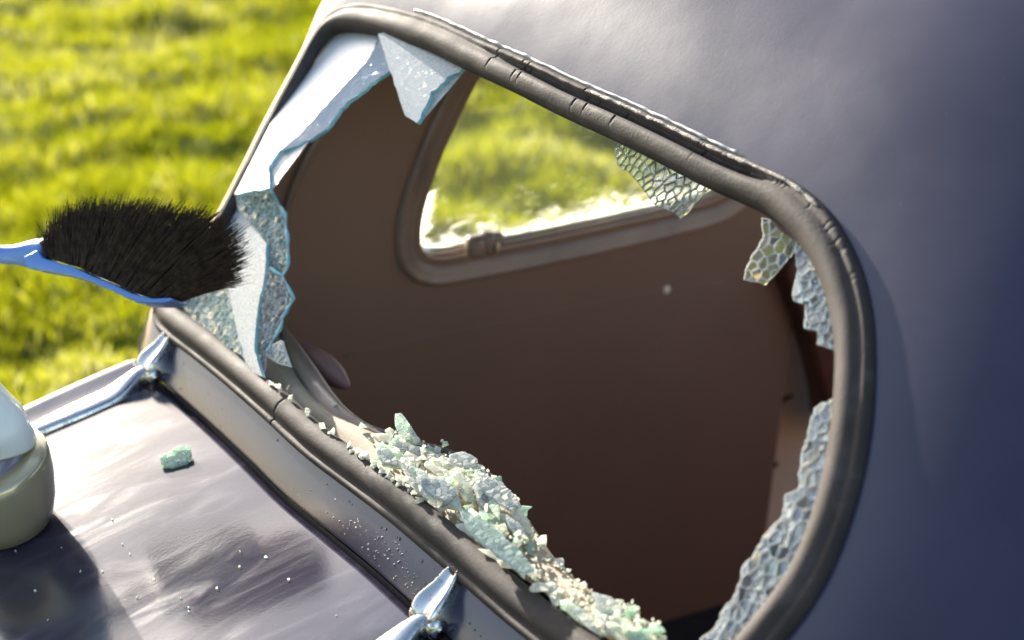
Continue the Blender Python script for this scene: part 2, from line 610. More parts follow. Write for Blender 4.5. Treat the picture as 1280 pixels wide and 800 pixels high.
# --- boot lid
bot = [q for q in range(NB) if OUT[q * step].dot(SL) < -0.90]
edge = sorted([rows[q][int(KU * 0.7)] for q in bot], key=lambda p: p.y)
LX = sum(p.x for p in edge) / len(edge) - 0.007
LZ = sum(p.z for p in edge) / len(edge) - 0.004
print('lid front', LX, LZ, [tuple(round(c, 3) for c in proj(p)) for p in edge[::12]])
LY0, LY1 = 0.98, max(p.y for p in ap) + 0.035
LSL = 0.22
EY = [p.y for p in edge]
EX = [p.x for p in edge]
EZ = [p.z for p in edge]
def lid_x(y):
    return float(np.interp(y, EY, EX)) - 0.0045
def lid_z0(y):
    return float(np.interp(y, EY, EZ)) - 0.004
def lid_z(s, y):
    """s = distance behind the front edge"""
    z = lid_z0(y) - LSL * s - 0.22 * s * s
    e = max(0, y - (LY1 - 0.035)) / 0.035
    z -= 0.02 * (1 - math.sqrt(max(0, 1 - min(1, e) ** 2)))
    e = max(0, (LY0 + 0.06) - y) / 0.06
    z -= 0.04 * (1 - math.sqrt(max(0, 1 - min(1, e) ** 2)))
    return z
def lid_pt(s, y):
    return V((lid_x(y) - s, y, lid_z(s, y)))
def lid_n(s, y):
    a = lid_pt(s + 0.004, y) - lid_pt(s - 0.004, y)
    b = lid_pt(s, y + 0.004) - lid_pt(s, y - 0.004)
    return a.cross(b).normalized() * (1 if a.cross(b).z > 0 else -1)
def on_lid(px, py):
    r = ray(px, py)
    lo, hi = 0.8, 4.0
    for _ in range(50):
        mid = (lo + hi) / 2
        p = CAM + r * mid
        if p.z > lid_z(lid_x(p.y) - p.x, p.y):
            lo = mid
        else:
            hi = mid
    p = CAM + r * lo
    return lid_x(p.y) - p.x, p.y
NSX, NSY = 60, 90
ss = [-0.022, -0.012] + [0.75 * (k / NSX) ** 1.15 for k in range(NSX + 1)]
verts, faces = [], []
ys = [lerp(LY0, LY1, k / NSY) for k in range(NSY + 1)]
ys = [y for y in ys if y < LY1 - 0.036] + [LY1 - 0.035 * (1 - math.sin(k / 10 * math.pi / 2)) for k in range(11)]
for s in ss:
    for y in ys:
        if s < 0:                    # flange down into the gutter
            p = lid_pt(0, y) + V((0.0008, 0, s * 0.8 - 0.002))
        elif s == 0:
            p = lid_pt(0, y)
        else:
            p = lid_pt(s, y)
        verts.append(p)
ny = len(ys)
for a in range(len(ss) - 1):
    for k in range(ny - 1):
        faces.append((a * ny + k, a * ny + k + 1, (a + 1) * ny + k + 1, (a + 1) * ny + k))
# far edge flange
base = len(verts)
for a, s in enumerate(ss):
    verts.append(verts[a * ny + ny - 1] + V((0, 0.001, -0.05)))
for a in range(len(ss) - 1):
    faces.append((a * ny + ny - 1, base + a, base + a + 1, (a + 1) * ny + ny - 1))
lid = cp(py_link('boot_lid', verts, faces, M_LID, None, True))
lid['label'] = 'dusty dark boot lid with brushed streaks'

# rain gutter between scuttle and lid
verts, faces = [], []
for p in edge:
    for dx, dz in ((0.0022, -0.004), (0.0018, -0.020), (-0.004, -0.024), (-0.030, -0.024), (-0.030, -0.030)):
        verts.append(p + V((dx, 0, dz)))
for a in range(len(edge) - 1):
    for k in range(4):
        faces.append((a * 5 + k, a * 5 + k + 1, (a + 1) * 5 + k + 1, (a + 1) * 5 + k))
cp(py_link('rain_gutter', verts, faces, M_DARK, None, True))
# lower body under the lid and cabin floor
bm = bmesh.new()
side = [V((LX - 0.74, 0, 0.30)), V((LX - 0.74, 0, lid_z(0.74, 1.5) - 0.06)), V((LX - 0.3, 0, lid_z(0.3, 1.5) - 0.05)), V((LX + 0.012, 0, LZ - 0.085)),
        V((LX + 0.05, 0, LZ - 0.075)), V((LX + 0.05, 0, 0.30))]
prism(bm, side, YV, LY0 + 0.02, LY1 - 0.012)
cp(bm_link('boot_body', bm, M_DARK))
bm = bmesh.new()
prism(bm, [V((LX + 0.055, 0, 0.24)), V((2.7, 0, 0.24)), V((2.7, 0, 0.28)), V((LX + 0.055, 0, 0.28))], YV, 0.98, 2.14)
cp(bm_link('cabin_floor', bm, M_DARK))

# --- interior: far wall with the quarter window
WALL0 = V((1.0, 2.065, 0.95))
WALLN = V((0, -1, -0.14)).normalized()
def wall(px, py, off=0.0):
    return on_plane(px, py, WALL0 + WALLN * off, WALLN)
def wall_xz(x, z, off=0.0):
    y = WALL0.y - ((z - WALL0.z) * WALLN.z - off) / WALLN.y
    return V((x, y, z))
QW = [(519, 300), (522, 262), (536, 215), (558, 160), (580, 115), (600, 80), (640, 20), (720, -10), (830, 30), (900, 90), (935, 185),
      (905, 236), (850, 256), (760, 277), (660, 298), (590, 311), (548, 318), (528, 315)]
qw = catmull([wall(*p) for p in QW], 120, True)
TOPZ = max(p.z for p in ap) + 0.02
redge = [(1010, 120), (1000, 250), (988, 330), (983, 400), (966, 530), (946, 690), (925, 830), (910, 960)]
LEFT = [(196, 400), (206, 372), (262, 302), (291, 252), (346, 142), (396, 50), (412, 32)]
outer = [wall_xz(0.80, 0.26), wall_xz(0.80, 0.86)] + [wall(*p) for p in LEFT] + [wall_xz(1.32, TOPZ + 0.17)] + [wall(*p) for p in redge]
bm = bmesh.new()
def loop_edges(bm, pts):
    vs = [bm.verts.new(p) for p in pts]
    return [bm.edges.new((vs[k], vs[(k + 1) % len(vs)])) for k in range(len(vs))]
pts = outer[:10] + [wall_xz(outer[10].x + 0.02, TOPZ + 0.17)] + outer[11:]
es = loop_edges(bm, pts) + loop_edges(bm, qw)
bmesh.ops.triangle_fill(bm, edges=es, use_beauty=True, normal=WALLN)
o = bm_link('side_trim', bm, M_TRIM)
m_ = o.modifiers.new('sol', 'SOLIDIFY'); m_.thickness = 0.03; m_.offset = 0
trim = cp(o)
# moulded rim round the quarter window
def sweep_closed(path, nrm, prof, closed=True):
    n = len(path)
    c = sum(path, V()) / n
    vs, fs = [], []
    for i in range(n):
        tg = (path[(i + 1) % n] - path[i - 1]).normalized()
        o = tg.cross(nrm).normalized()
        if o.dot(path[i] - c) < 0:
            o = -o
        for a, h in prof:
            vs.append(path[i] + o * a + nrm * h)
    k = len(prof)
    for i in range(n):
        j = (i + 1) % n
        for q in range(k - 1):
            fs.append((i * k + q, i * k + q + 1, j * k + q + 1, j * k + q))
    return vs, fs
vs, fs_ = sweep_closed(qw, WALLN, [(-0.003, -0.02), (-0.004, 0.004), (-0.001, 0.010), (0.004, 0.0125), (0.008, 0.012), (0.011, 0.0165), (0.020, 0.018), (0.027, 0.021), (0.030, 0.0225),
                                   (0.033, 0.022), (0.036, 0.016)])
qframe = cp(py_link('quarter_window_frame', vs, fs_, M_TRIMRIM, None, True))
vs, fs_ = sweep_closed(qw, WALLN, [(0.003, -0.018), (-0.006, -0.016), (-0.0075, -0.010), (-0.006, -0.002), (0.002, 0.0)])
m, t, b = mat('bright_trim')
b.inputs['Base Color'].default_value = (0.75, 0.73, 0.62, 1); b.inputs['Roughness'].default_value = 0.28; b.inputs['Metallic'].default_value = 0.8
o = py_link('bright_trim', vs, fs_, m, qframe, True)
# dusty pane, grime gathered towards its lower edge
m, t, b = mat('dusty_pane')
tr = N(t, 'ShaderNodeBsdfTransparent'); tr.inputs[0].default_value = (0.93, 0.97, 0.93, 1)
gl = N(t, 'ShaderNodeBsdfGlossy'); gl.inputs['Roughness'].default_value = 0.03
df = N(t, 'ShaderNodeBsdfTranslucent'); df.inputs[0].default_value = (0.75, 0.76, 0.68, 1)
mx0 = N(t, 'ShaderNodeMixShader'); mx0.inputs[0].default_value = 0.06
t.links.new(tr.outputs[0], mx0.inputs[1]); t.links.new(gl.outputs[0], mx0.inputs[2])
mx = N(t, 'ShaderNodeMixShader')
at = N(t, 'ShaderNodeAttribute', attribute_name='grime')
nz = noise_n(t, texco(t, (9, 9, 22), (0, R(20), 0)), 2.5, 7, 0.7, 1.2)
mm = N(t, 'ShaderNodeMath', operation='MULTIPLY_ADD'); t.links.new(nz, mm.inputs[0]); mm.inputs[1].default_value = 1.1
t.links.new(at.outputs['Fac'], mm.inputs[2])
t.links.new(ramp(t, mm.outputs[0], [(0.70, 0.012), (0.80, 0.08), (0.92, 0.35), (1.0, 0.75)]), mx.inputs[0])
t.links.new(mx0.outputs[0], mx.inputs[1]); t.links.new(df.outputs[0], mx.inputs[2])
t.links.new(mx.outputs[0], t.nodes['Material Output'].inputs[0])
bm = bmesh.new()
ring = [p - WALLN * 0.009 for p in qw]
prev = [bm.verts.new(p) for p in ring]
c = sum(ring, V()) / len(ring)
lowz = min(p.z for p in ring)
for f in (0.93, 0.85, 0.7, 0.45, 0.2):
    cur = [bm.verts.new(lerp(c, p, f)) for p in ring]
    for k in range(len(ring)):
        bm.faces.new((prev[k], prev[(k + 1) % len(ring)], cur[(k + 1) % len(ring)], cur[k]))
    prev = cur
bm.faces.new(prev)
me = bpy.data.meshes.new('pane')
bm.to_mesh(me); bm.free()
a_ = me.attributes.new('grime', 'FLOAT', 'POINT')
low_pts = sorted(ring, key=lambda p: p.x)
for i, v_ in enumerate(me.vertices):
    p = v_.co
    zl = min((q for q in ring), key=lambda q: abs(q.x - p.x) + (0 if q.z < c.z else 9)).z
    a_.data[i].value = 0.55 * math.exp(-max(0, p.z - zl) / 0.028)
o = link('pane', me, m, qframe, True)
# catch of the quarter window
bm = bmesh.new()
c = wall(604, 306, 0.030)
X = V((1, 0, 0.0)); Zv = V((0, 0, 1))
for (dx, dz, rx, ry, rz) in ((-0.010, 0.0, 0.012, 0.010, 0.012), (0.006, 0.002, 0.008, 0.012, 0.013), (0.018, 0.006, 0.009, 0.007, 0.007)):
    superell(bm, c + X * dx + Zv * dz, (X, WALLN, Zv), (rx * 1.15, ry, rz * 1.15), 3.5, 16, 10)
o = bm_link('window_catch', bm, M_TRIMRIM, qframe, True)
bm = bmesh.new()
superell(bm, c + X * 0.013 + WALLN * 0.013 - Zv * 0.001, (X, WALLN, Zv), (0.0035, 0.004, 0.009), 2.4, 14, 8)
o = bm_link('catch_lever', bm, M_LAMP, qframe, True)
# curved pillar trim ridge, left of the quarter window
bm = bmesh.new()
rid = catmull([wall(*p, 0.018) for p in [(352, 300), (358, 262), (372, 222), (396, 175), (430, 130), (470, 90)]], 30)
tube(bm, rid, [0.002 + 0.004 * math.sin(math.pi * k / 29) for k in range(30)], 10)
cp(bm_link('pillar_ridge', bm, M_TRIMRIM, None, True))
# seam pressed along the trim
for pts in ([(430, 445), (520, 425), (640, 400), (780, 372), (900, 352)],):
    bm = bmesh.new()
    tube(bm, catmull([wall(*p, 0.015) for p in pts], 30), 0.0016, 8)
    cp(bm_link('trim_seam', bm, M_TRIM, None, True))
# trim button
bm = bmesh.new()
superell(bm, wall(833, 362, 0.015), (X, Zv, WALLN), (0.006, 0.007, 0.003), 2, 14, 8)
cp(bm_link('trim_button', bm, M_DOOR, None, True))
# door card beyond, with two slots
pts = [wall(*p, -0.05) for p in [(930, 300), (1120, 280), (1120, 900), (880, 960)]]
bm = bmesh.new(); prism(bm, pts, WALLN, -0.02, 0.0)
door = cp(bm_link('door_card', bm, M_DOOR))
for (x0, y0, x1, y1) in ((964, 507, 991, 494), (952, 591, 973, 579)):
    a, c2 = wall(x0, y0, -0.048), wall(x1, y1, -0.048)
    bm = bmesh.new()
    tube(bm, [lerp(a, c2, k / 6) for k in range(7)], [0.002, 0.0035, 0.0042, 0.0042, 0.004, 0.0035, 0.002], 8)
    o = bm_link('slot', bm, M_DARK, door, True)
# dark red front seat edge
pts = catmull([wall(*p, 0.03) for p in [(975, 330), (986, 375), (1002, 415), (1014, 455), (1024, 500), (1032, 530), (1090, 520), (1110, 300), (1020, 300)]], 60, True)
bm = bmesh.new(); prism(bm, pts, WALLN, -0.03, 0.02)
cp(bevel(bm_link('front_seat', bm, M_SEATRED), 0.008))
# headliner, near wall, rear bulkhead
hl = [q for q in range(NB) if OUT[q * step].dot(SL) > 0.12]
hl.sort(key=lambda q: PX[q * step][0])
verts, faces = [], []
for a, q in enumerate(hl):
    for k in range(2, KU + 1, 2):
        e1_ = rows[q][min(KU, k + 1)] - rows[q][k - 1]
        qn, qp = hl[min(len(hl) - 1, a + 1)], hl[max(0, a - 1)]
        nn = e1_.cross(rows[qn][k] - rows[qp][k]).normalized()
        if nn.dot(rows[q][k] - V((1.3, 1.5, 0.6))) < 0:
            nn = -nn
        verts.append(rows[q][k] - nn * 0.022)
kk = len(range(2, KU + 1, 2))
for a in range(len(hl) - 1):
    for k in range(kk - 1):
        faces.append((a * kk + k, a * kk + k + 1, (a + 1) * kk + k + 1, (a + 1) * kk + k))
cp(py_link('headliner', verts, faces, M_TRIM, None, True))
bm = bmesh.new()
prism(bm, [V((0.8, 0, 0.26)), V((2.6, 0, 0.26)), V((2.6, 0, 0.92)), V((1.2, 0, 0.95)), V((0.85, 0, 1.0))], YV, 0.94, 0.96)
cp(bm_link('near_side_trim', bm, M_TRIM))
# far outer door skin beyond the trim, and front bulkhead
bm = bmesh.new()
prism(bm, [V((1.6, 0, 0.26)), V((2.6, 0, 0.26)), V((2.6, 0, 0.95)), V((1.6, 0, 0.95))], YV, 2.20, 2.22)
cp(bm_link('far_door', bm, M_PAINT))
bm = bmesh.new()
prism(bm, [V((2.6, 0, 0.26)), V((2.62, 0, 0.26)), V((2.62, 0, 0.98)), V((2.6, 0, 0.98))], YV, 0.95, 2.2)
cp(bm_link('front_bulkhead', bm, M_DARK))

# --- ledge below the window
ZL = zb + 0.002
WELT = [(345, 400), (352, 425), (366, 460), (392, 496), (425, 520), (470, 540), (520, 556), (565, 570), (600, 590), (636, 622), (664, 662), (694, 704),
        (735, 738), (785, 775), (830, 803), (880, 840), (930, 880)]
wp = catmull([at_z(*p, ZL) for p in WELT], 80)
verts, faces = [], []
for p in wp:
    xb = LX + 0.058
    for k in range(9):
        u = k / 8
        q = V((lerp(xb, p.x, u), p.y, ZL - 0.012 * (1 - u) ** 2 + 0.004 * math.sin(u * math.pi)))
        verts.append(q)
    verts.append(p + V((0.006, 0, -0.004)))
    verts.append(p + V((0.008, 0, -0.014)))
    verts.append(p + V((0.004, 0, -0.60)))
kk = 12
for i in range(len(wp) - 1):
    for k in range(kk - 1):
        faces.append((i * kk + k, i * kk + k + 1, (i + 1) * kk + k + 1, (i + 1) * kk + k))
ledge = cp(py_link('window_ledge', verts, faces, M_BEIGE, None, True))
bm = bmesh.new()
tube(bm, [p + V((0.002, 0, 0.001)) for p in wp[:46]], 0.0032, 10)
o = bm_link('welt', bm, M_WELT, ledge, True)
# vinyl roll beyond the welt at the far end
c1 = catmull([at_z(*p, ZL + 0.004) for p in [(346, 402), (353, 425), (367, 460), (393, 496), (426, 520), (470, 540), (505, 552)]], 24)
c2 = catmull([at_z(*p, ZL + 0.004) for p in [(349, 398), (372, 424), (396, 456), (421, 492), (444, 516), (480, 538), (508, 552)]], 24)
verts, faces = [], []
for a, b_ in zip(c1, c2):
    d = (b_ - a)
    for k in range(11):
        u = k / 10
        verts.append(a + d * u + V((0, 0, 0.018 * math.sin(math.pi * u) ** 0.8 * min(1, d.length / 0.04) - 0.004)))
    verts.append(b_ + V((0.004, 0, -0.3)))
for i in range(23):
    for k in range(11):
        faces.append((i * 12 + k, i * 12 + k + 1, (i + 1) * 12 + k + 1, (i + 1) * 12 + k))
cp(py_link('vinyl_roll', verts, faces, M_ROLL, None, True))
bm = bmesh.new()
c1 = [at_z(*p, ZL - 0.006) for p in [(372, 428), (392, 446), (412, 464), (428, 478), (436, 484)]]
tube(bm, catmull(c1, 14), [0.004, 0.006, 0.008, 0.0095, 0.011, 0.0125, 0.0135, 0.014, 0.014, 0.0135, 0.0125, 0.010, 0.007, 0.003], 14)
o = subsurf(bm_link('seat_corner', bm, M_PINK, None, True), 1)
cp(o)

# ------------------------------------------------------------------ hinges and lamp housing (parts of the car)
def hinge(px, py):
    """px,py: where the knuckle sits, on the gap between scuttle and lid"""
    s, y = on_lid(px, py)
    K = lid_pt(0, y) + V((0.002, 0, 0.010))
    root = bpy.data.objects.new('boot_hinge', None)
    COL.objects.link(root)
    root.parent = car
    root.matrix_parent_inverse = Matrix.Translation(-V(car.location))
    root.location = K
    root.empty_display_size = 0.03
    # leaf on the scuttle
    def L(a, l, h):      # a up the slope, l lateral, h normal ; local to K
        return SL * a + YV * l + WN * h
    bm = bmesh.new()
    prof_ = [(-0.007, 0.0165, 0.013), (0.004, 0.0175, 0.0150), (0.013, 0.0170, 0.0145), (0.021, 0.0150, 0.0120), (0.029, 0.0125, 0.0100), (0.036, 0.0108, 0.0092),
             (0.043, 0.0095, 0.0088), (0.048, 0.0070, 0.0076), (0.0505, 0.0025, 0.0050)]
    rings = []
    for a, w, h in prof_:
        a, w, h = a * 0.95, w * 1.12, h * 1.15 + 0.002
        ring_ = []
        for fw, fh in ((1.0, -0.3), (1.0, 0.35), (0.93, 0.85), (0.78, 1.0), (0.4, 0.80), (0, 0.72), (-0.4, 0.80), (-0.78, 1.0), (-0.93, 0.85), (-1.0, 0.35), (-1.0, -0.3)):
            ring_.append(bm.verts.new(L(a, w * fw, -0.006 + (h + 0.004) * fh)))
        rings.append(ring_)
    for A, B in zip(rings, rings[1:]):
        for k in range(10):
            bm.faces.new((A[k], A[k + 1], B[k + 1], B[k]))
    bm.faces.new(rings[0]); bm.faces.new(rings[-1])
    o = subsurf(bm_link('hinge_leaf', bm, M_CHROME, root, True), 2)
    # screw in its countersink
    bm = bmesh.new()
    superell(bm, L(0.013, 0, 0.0082), (SL, YV, WN), (0.0042, 0.0042, 0.0012), 2.4, 16, 8)
    bm_link('screw', bm, M_DARK, root, True)
    # knuckle barrels
    for l0, l1 in ((-0.020, -0.0085), (0.0085, 0.020)):
        bm = bmesh.new()
        tube(bm, [V((-0.004, lerp(l0, l1, k / 4), 0.0)) for k in range(5)], [0.0078, 0.0092, 0.0095, 0.0092, 0.0078], 18)
        bm_link('knuckle', bm, M_CHROME, root, True)
    bm = bmesh.new()
    tube(bm, [V((-0.004, lerp(-0.022, 0.022, k / 4), 0.0)) for k in range(5)], 0.0032, 12)
    bm_link('hinge_pin', bm, M_CHROME, root, True)
    # arm along the lid
    bm = bmesh.new()
    rings = []
    n = 16
    for k in range(n + 1):
        u = k / n
        d = -0.004 + 0.160 * u
        base = lid_pt(max(0.0, d), y) - K
        nn = lid_n(max(0.006, d), y)
        w = lerp(0.0085, 0.0190, sstep(0.0, 0.30, u)) * (1 - 0.35 * sstep(0.45, 1, u))
        h = lerp(0.012, 0.0085, sstep(0, 0.35, u)) + 0.006 * math.sin(math.pi * min(1, u / 0.3)) * (u < 0.3)
        lift = 0.012 * (1 - sstep(0.0, 0.22, u)) * 0.6
        if u == 1:
            h *= 0.5
        ring_ = []
        for q in range(10):
            th = math.pi * q / 9
            ring_.append(bm.verts.new(base + V((-min(0, d) - (0.0 if d > 0 else 0), 0, 0)) + YV * (w * math.cos(th)) + nn * (lift - 0.001 + (h) * math.sin(th) ** 0.5)))
        rings.append(ring_)
    for A, B in zip(rings, rings[1:]):
        for q in range(9):
            bm.faces.new((A[q], A[q + 1], B[q + 1], B[q]))
    bm.faces.new(rings[0]); bm.faces.new(rings[-1])
    subsurf(bm_link('hinge_arm', bm, M_CHROME, root, True), 1)
    return root
hinge(186, 476)
hinge(542, 786)

# lamp housing on the lid, at the left edge of the view
ls, ly = on_lid(24, 668)
LC = lid_pt(ls, ly)
ln = lid_n(ls, ly)
lx = V((1, 0, 0)); lx = (lx - ln * lx.dot(ln)).normalized()
lyv = ln.cross(lx)
lamp = bpy.data.objects.new('lamp_housing', None)
COL.objects.link(lamp); lamp.parent = car
lamp.matrix_parent_inverse = Matrix.Translation(-V(car.location))
lamp.location = LC
def lpart(name, c, rad, e, material, zmin=-1):
    bm = bmesh.new()
    superell(bm, lx * c[0] + lyv * c[1] + ln * c[2], (lx, lyv, ln), rad, e, 56, 32, zmin)
    return bm_link(name, bm, material, lamp, True)
def lathe(name, c, prof_, material, notch=0.0):
    bm = bmesh.new()
    rings = []
    for q, (r, h) in enumerate(prof_):
        row = []
        for k in range(72):
            th = 2 * math.pi * k / 72
            up = notch * max(0, math.cos(th - R(245))) ** 1.5 * (q < 4)
            rr_ = r - up * 0.25
            row.append(bm.verts.new(lx * (c[0] + rr_ * math.cos(th)) + lyv * (c[1] + rr_ * 1.15 * math.sin(th)) + ln * (h + up)))
        rings.append(row)
    for A, B in zip(rings, rings[1:]):
        for k in range(72):
            bm.faces.new((A[k], A[(k + 1) % 72], B[(k + 1) % 72], B[k]))
    return bm_link(name, bm, material, lamp, True)
lathe('lamp_hood', (-0.002, 0.03), [(0.050, 0.082), (0.057, 0.080), (0.0595, 0.083), (0.0595, 0.094), (0.0590, 0.114), (0.054, 0.126), (0.047, 0.150), (0.043, 0.166), (0.041, 0.170), (0.036, 0.172), (0.0005, 0.173)], M_ENAMEL, 0.024)
lathe('lamp_body', (0.0, 0.020), [(0.0005, 0.0), (0.034, 0.0), (0.043, 0.006), (0.0525, 0.026), (0.0595, 0.050), (0.0625, 0.068), (0.0632, 0.077), (0.0600, 0.081), (0.0005, 0.082)], M_LAMP)
lathe('lamp_lens', (-0.002, 0.03), [(0.045, 0.050), (0.050, 0.070), (0.051, 0.100), (0.0005, 0.120)], M_LENS)

# ------------------------------------------------------------------ broken glass
def clip_half(poly, a, b, c):
    """keep a*x+b*y<=c"""
    out = []
    n = len(poly)
    for i in range(n):
        p, q = poly[i], poly[(i + 1) % n]
        dp, dq = a * p[0] + b * p[1] - c, a * q[0] + b * q[1] - c
        if dp <= 0:
            out.append(p)
        if (dp < 0 < dq) or (dq < 0 < dp):
            t_ = dp / (dp - dq)
            out.append((p[0] + (q[0] - p[0]) * t_, p[1] + (q[1] - p[1]) * t_))
    return out
def area(poly):
    return 0.5 * sum(p[0] * q[1] - q[0] * p[1] for p, q in zip(poly, poly[1:] + poly[:1]))
def inside(poly, x, y):
    r = False
    for (x0, y0), (x1, y1) in zip(poly, poly[1:] + poly[:1]):
        if (y0 > y) != (y1 > y) and x < (x1 - x0) * (y - y0) / (y1 - y0) + x0:
            r = not r
    return r
def cell_mesh(poly, thick, bev, gap, tilt):
    """bevelled slab of a fracture cell, poly in local metres, w along z"""
    if area(poly) < 0:
        poly = poly[::-1]
    cl = [poly[0]]
    for p in poly[1:]:
        if math.hypot(p[0] - cl[-1][0], p[1] - cl[-1][1]) > 0.0007:
            cl.append(p)
    if math.hypot(cl[0][0] - cl[-1][0], cl[0][1] - cl[-1][1]) < 0.0007:
        cl.pop()
    if len(cl) < 3:
        return None
    cx = sum(p[0] for p in cl) / len(cl)
    cy = sum(p[1] for p in cl) / len(cl)
    rad = sum(math.hypot(p[0] - cx, p[1] - cy) for p in cl) / len(cl)
    f0 = max(0.5, 1 - gap / rad)
    f1 = max(0.35, f0 - bev / rad)
    n = len(cl)
    vs, fs = [], []
    for f, z in ((f1, -thick / 2), (f0, -thick / 2 + bev * 0.7), (f0, thick / 2 - bev * 0.7), (f1, thick / 2)):
        for (x, y) in cl:
            X_, Y_ = (x - cx) * f, (y - cy) * f
            vs.append((cx + X_, cy + Y_, z + X_ * tilt[0] + Y_ * tilt[1]))
    fs.append(tuple(range(n))[::-1])
    fs.append(tuple(3 * n + k for k in range(n)))
    mi = [0, 0]
    for r in range(3):
        for k in range(n):
            fs.append((r * n + k, r * n + (k + 1) % n, (r + 1) * n + (k + 1) % n, (r + 1) * n + k))
            mi.append(1)
    return vs, fs, mi
def frame_obj(root, p0, e1, e2, e3):
    root.matrix_world = Matrix(((e1.x, e2.x, e3.x, p0.x), (e1.y, e2.y, e3.y, p0.y), (e1.z, e2.z, e3.z, p0.z), (0, 0, 0, 1)))
def shard(name, label, cat, pts3, nrm, cell, thick=0.0045, mats=None, group=None, e1=None, tilt=0.05, bev=0.0007, gap=0.0002, aniso=1.0, into=None):
    mats = mats or (M_CELL, M_CELLW)
    p0 = sum(pts3, V()) / len(pts3)
    e1 = (e1 - nrm * e1.dot(nrm)).normalized() if e1 else nrm.orthogonal().normalized()
    e2 = nrm.cross(e1)
    if into is None:
        root = empty(name, p0, label, cat, group)
        frame_obj(root, p0, e1, e2, nrm)
    else:
        root = into
    poly = [((p - p0).dot(e1), (p - p0).dot(e2)) for p in pts3]
    xs, ys_ = [p[0] for p in poly], [p[1] for p in poly]
    seeds, tries = [], 0
    while tries < 6000:
        tries += 1
        x, y = random.uniform(min(xs), max(xs)), random.uniform(min(ys_), max(ys_))
        if inside(poly, x, y) and all(((x - a) / aniso) ** 2 + (y - b_) ** 2 > (cell * random.uniform(0.42, 1.05)) ** 2 for a, b_ in seeds):
            seeds.append((x, y))
            tries = max(0, tries - 40)
    n = 0
    for (x, y) in seeds:
        c_ = poly
        B = cell * 3 * aniso
        cv = [(x - B, y - B), (x + B, y - B), (x + B, y + B), (x - B, y + B)]
        for (a, b_) in seeds:
            if (a, b_) != (x, y) and abs(a - x) < 2 * B and abs(b_ - y) < 2 * B:
                cv = clip_half(cv, a - x, b_ - y, (a * a + b_ * b_ - x * x - y * y) / 2)
                if len(cv) < 3:
                    break
        if len(cv) < 3:
            continue
        if area(cv) < 0:
            cv = cv[::-1]
        for p, q in zip(cv, cv[1:] + cv[:1]):
            c_ = clip_half(c_, q[1] - p[1], -(q[0] - p[0]), (q[1] - p[1]) * p[0] - (q[0] - p[0]) * p[1])
            if len(c_) < 3:
                break
        if len(c_) < 3 or abs(area(c_)) < 2e-6:
            continue
        r_ = cell_mesh(c_, thick * random.uniform(0.92, 1.08), bev, gap, (random.gauss(0, tilt), random.gauss(0, tilt)))
        if not r_:
            continue
        me = bpy.data.meshes.new('glass_cell')
        vv = r_[0] if into is None else [tuple(p0 + e1 * q[0] + e2 * q[1] + nrm * q[2] - into.location) for q in r_[0]]
        me.from_pydata(vv, [], r_[1])
        o = link('glass_cell', me, mats, root)
        me.polygons.foreach_set('material_index', r_[2])
        n += 1
    return root
# jagged outline helper (pixel space)
def jag(pts, amp, stepx=6, seed=0, keep=()):
    out = []
    n = len(pts)
    rnd = random.Random(seed)
    for i in range(n):
        a, b_ = pts[i], pts[(i + 1) % n]
        out.append(a)
        if i in keep:
            continue
        L_ = math.hypot(b_[0] - a[0], b_[1] - a[1])
        k = int(L_ / stepx)
        for q in range(1, k):
            u = q / k
            nx, ny_ = -(b_[1] - a[1]) / L_, (b_[0] - a[0]) / L_
            d = rnd.uniform(-amp, amp)
            out.append((a[0] + (b_[0] - a[0]) * u + nx * d, a[1] + (b_[1] - a[1]) * u + ny_ * d))
    return out
GOFF = -0.002
def wpx(pts, off=GOFF):
    return [win(*p, off) for p in pts]

# far left: the part of the pane still standing, folded into facets
sheet = empty('glass_sheet', win(320, 260, GOFF), 'large crazed sheet of glass still standing in the far side of the window', 'glass')
def facet(name, px, material, tiltv, off, seed, amp=1.6, keep=(), label=None):
    pts = [win(*p, GOFF + off) for p in jag(px, amp, 6, seed, keep)]
    nn = (WN + V(tiltv)).normalized()
    c = sum(pts, V()) / len(pts)
    pts = [on_plane(*proj(p), c, nn) for p in pts]     # the same piece leaning a little
    bm = bmesh.new()
    a = [bm.verts.new(p - sheet.location + nn * 0.002) for p in pts]
    b_ = [bm.verts.new(p - sheet.location - nn * 0.0025) for p in pts]
    f1 = bm.faces.new(a); f2 = bm.faces.new(b_[::-1])
    n = len(pts)
    side = [bm.faces.new((a[k], b_[k], b_[(k + 1) % n], a[(k + 1) % n])) for k in range(n)]
    for f in side:
        f.material_index = 1
    bmesh.ops.triangulate(bm, faces=[f1, f2])
    o = bm_link(name, bm, [material, M_EDGE], sheet)
    if label:
        o['label'] = label
    return o
facet('glass_facet', [(397, 50), (430, 30), (480, 40), (462, 75), (420, 120), (380, 165), (350, 190), (336, 210), (338, 236), (295, 244), (315, 205), (344, 148), (373, 93)],
      M_WHITE, (0.13, 0.03, 0.06), 0.004, 1, 1.2, (0, 1, 9, 10, 11, 12), 'blown white upper facet')
facet('glass_facet', [(480, 42), (488, 90), (462, 108), (432, 134), (404, 166), (376, 183), (350, 190), (380, 165), (420, 120), (462, 75)],
      M_BAND, (0.05, -0.16, 0.02), -0.001, 2, 1.8, (6, 7, 8, 9), 'blue grey band along the broken edge')
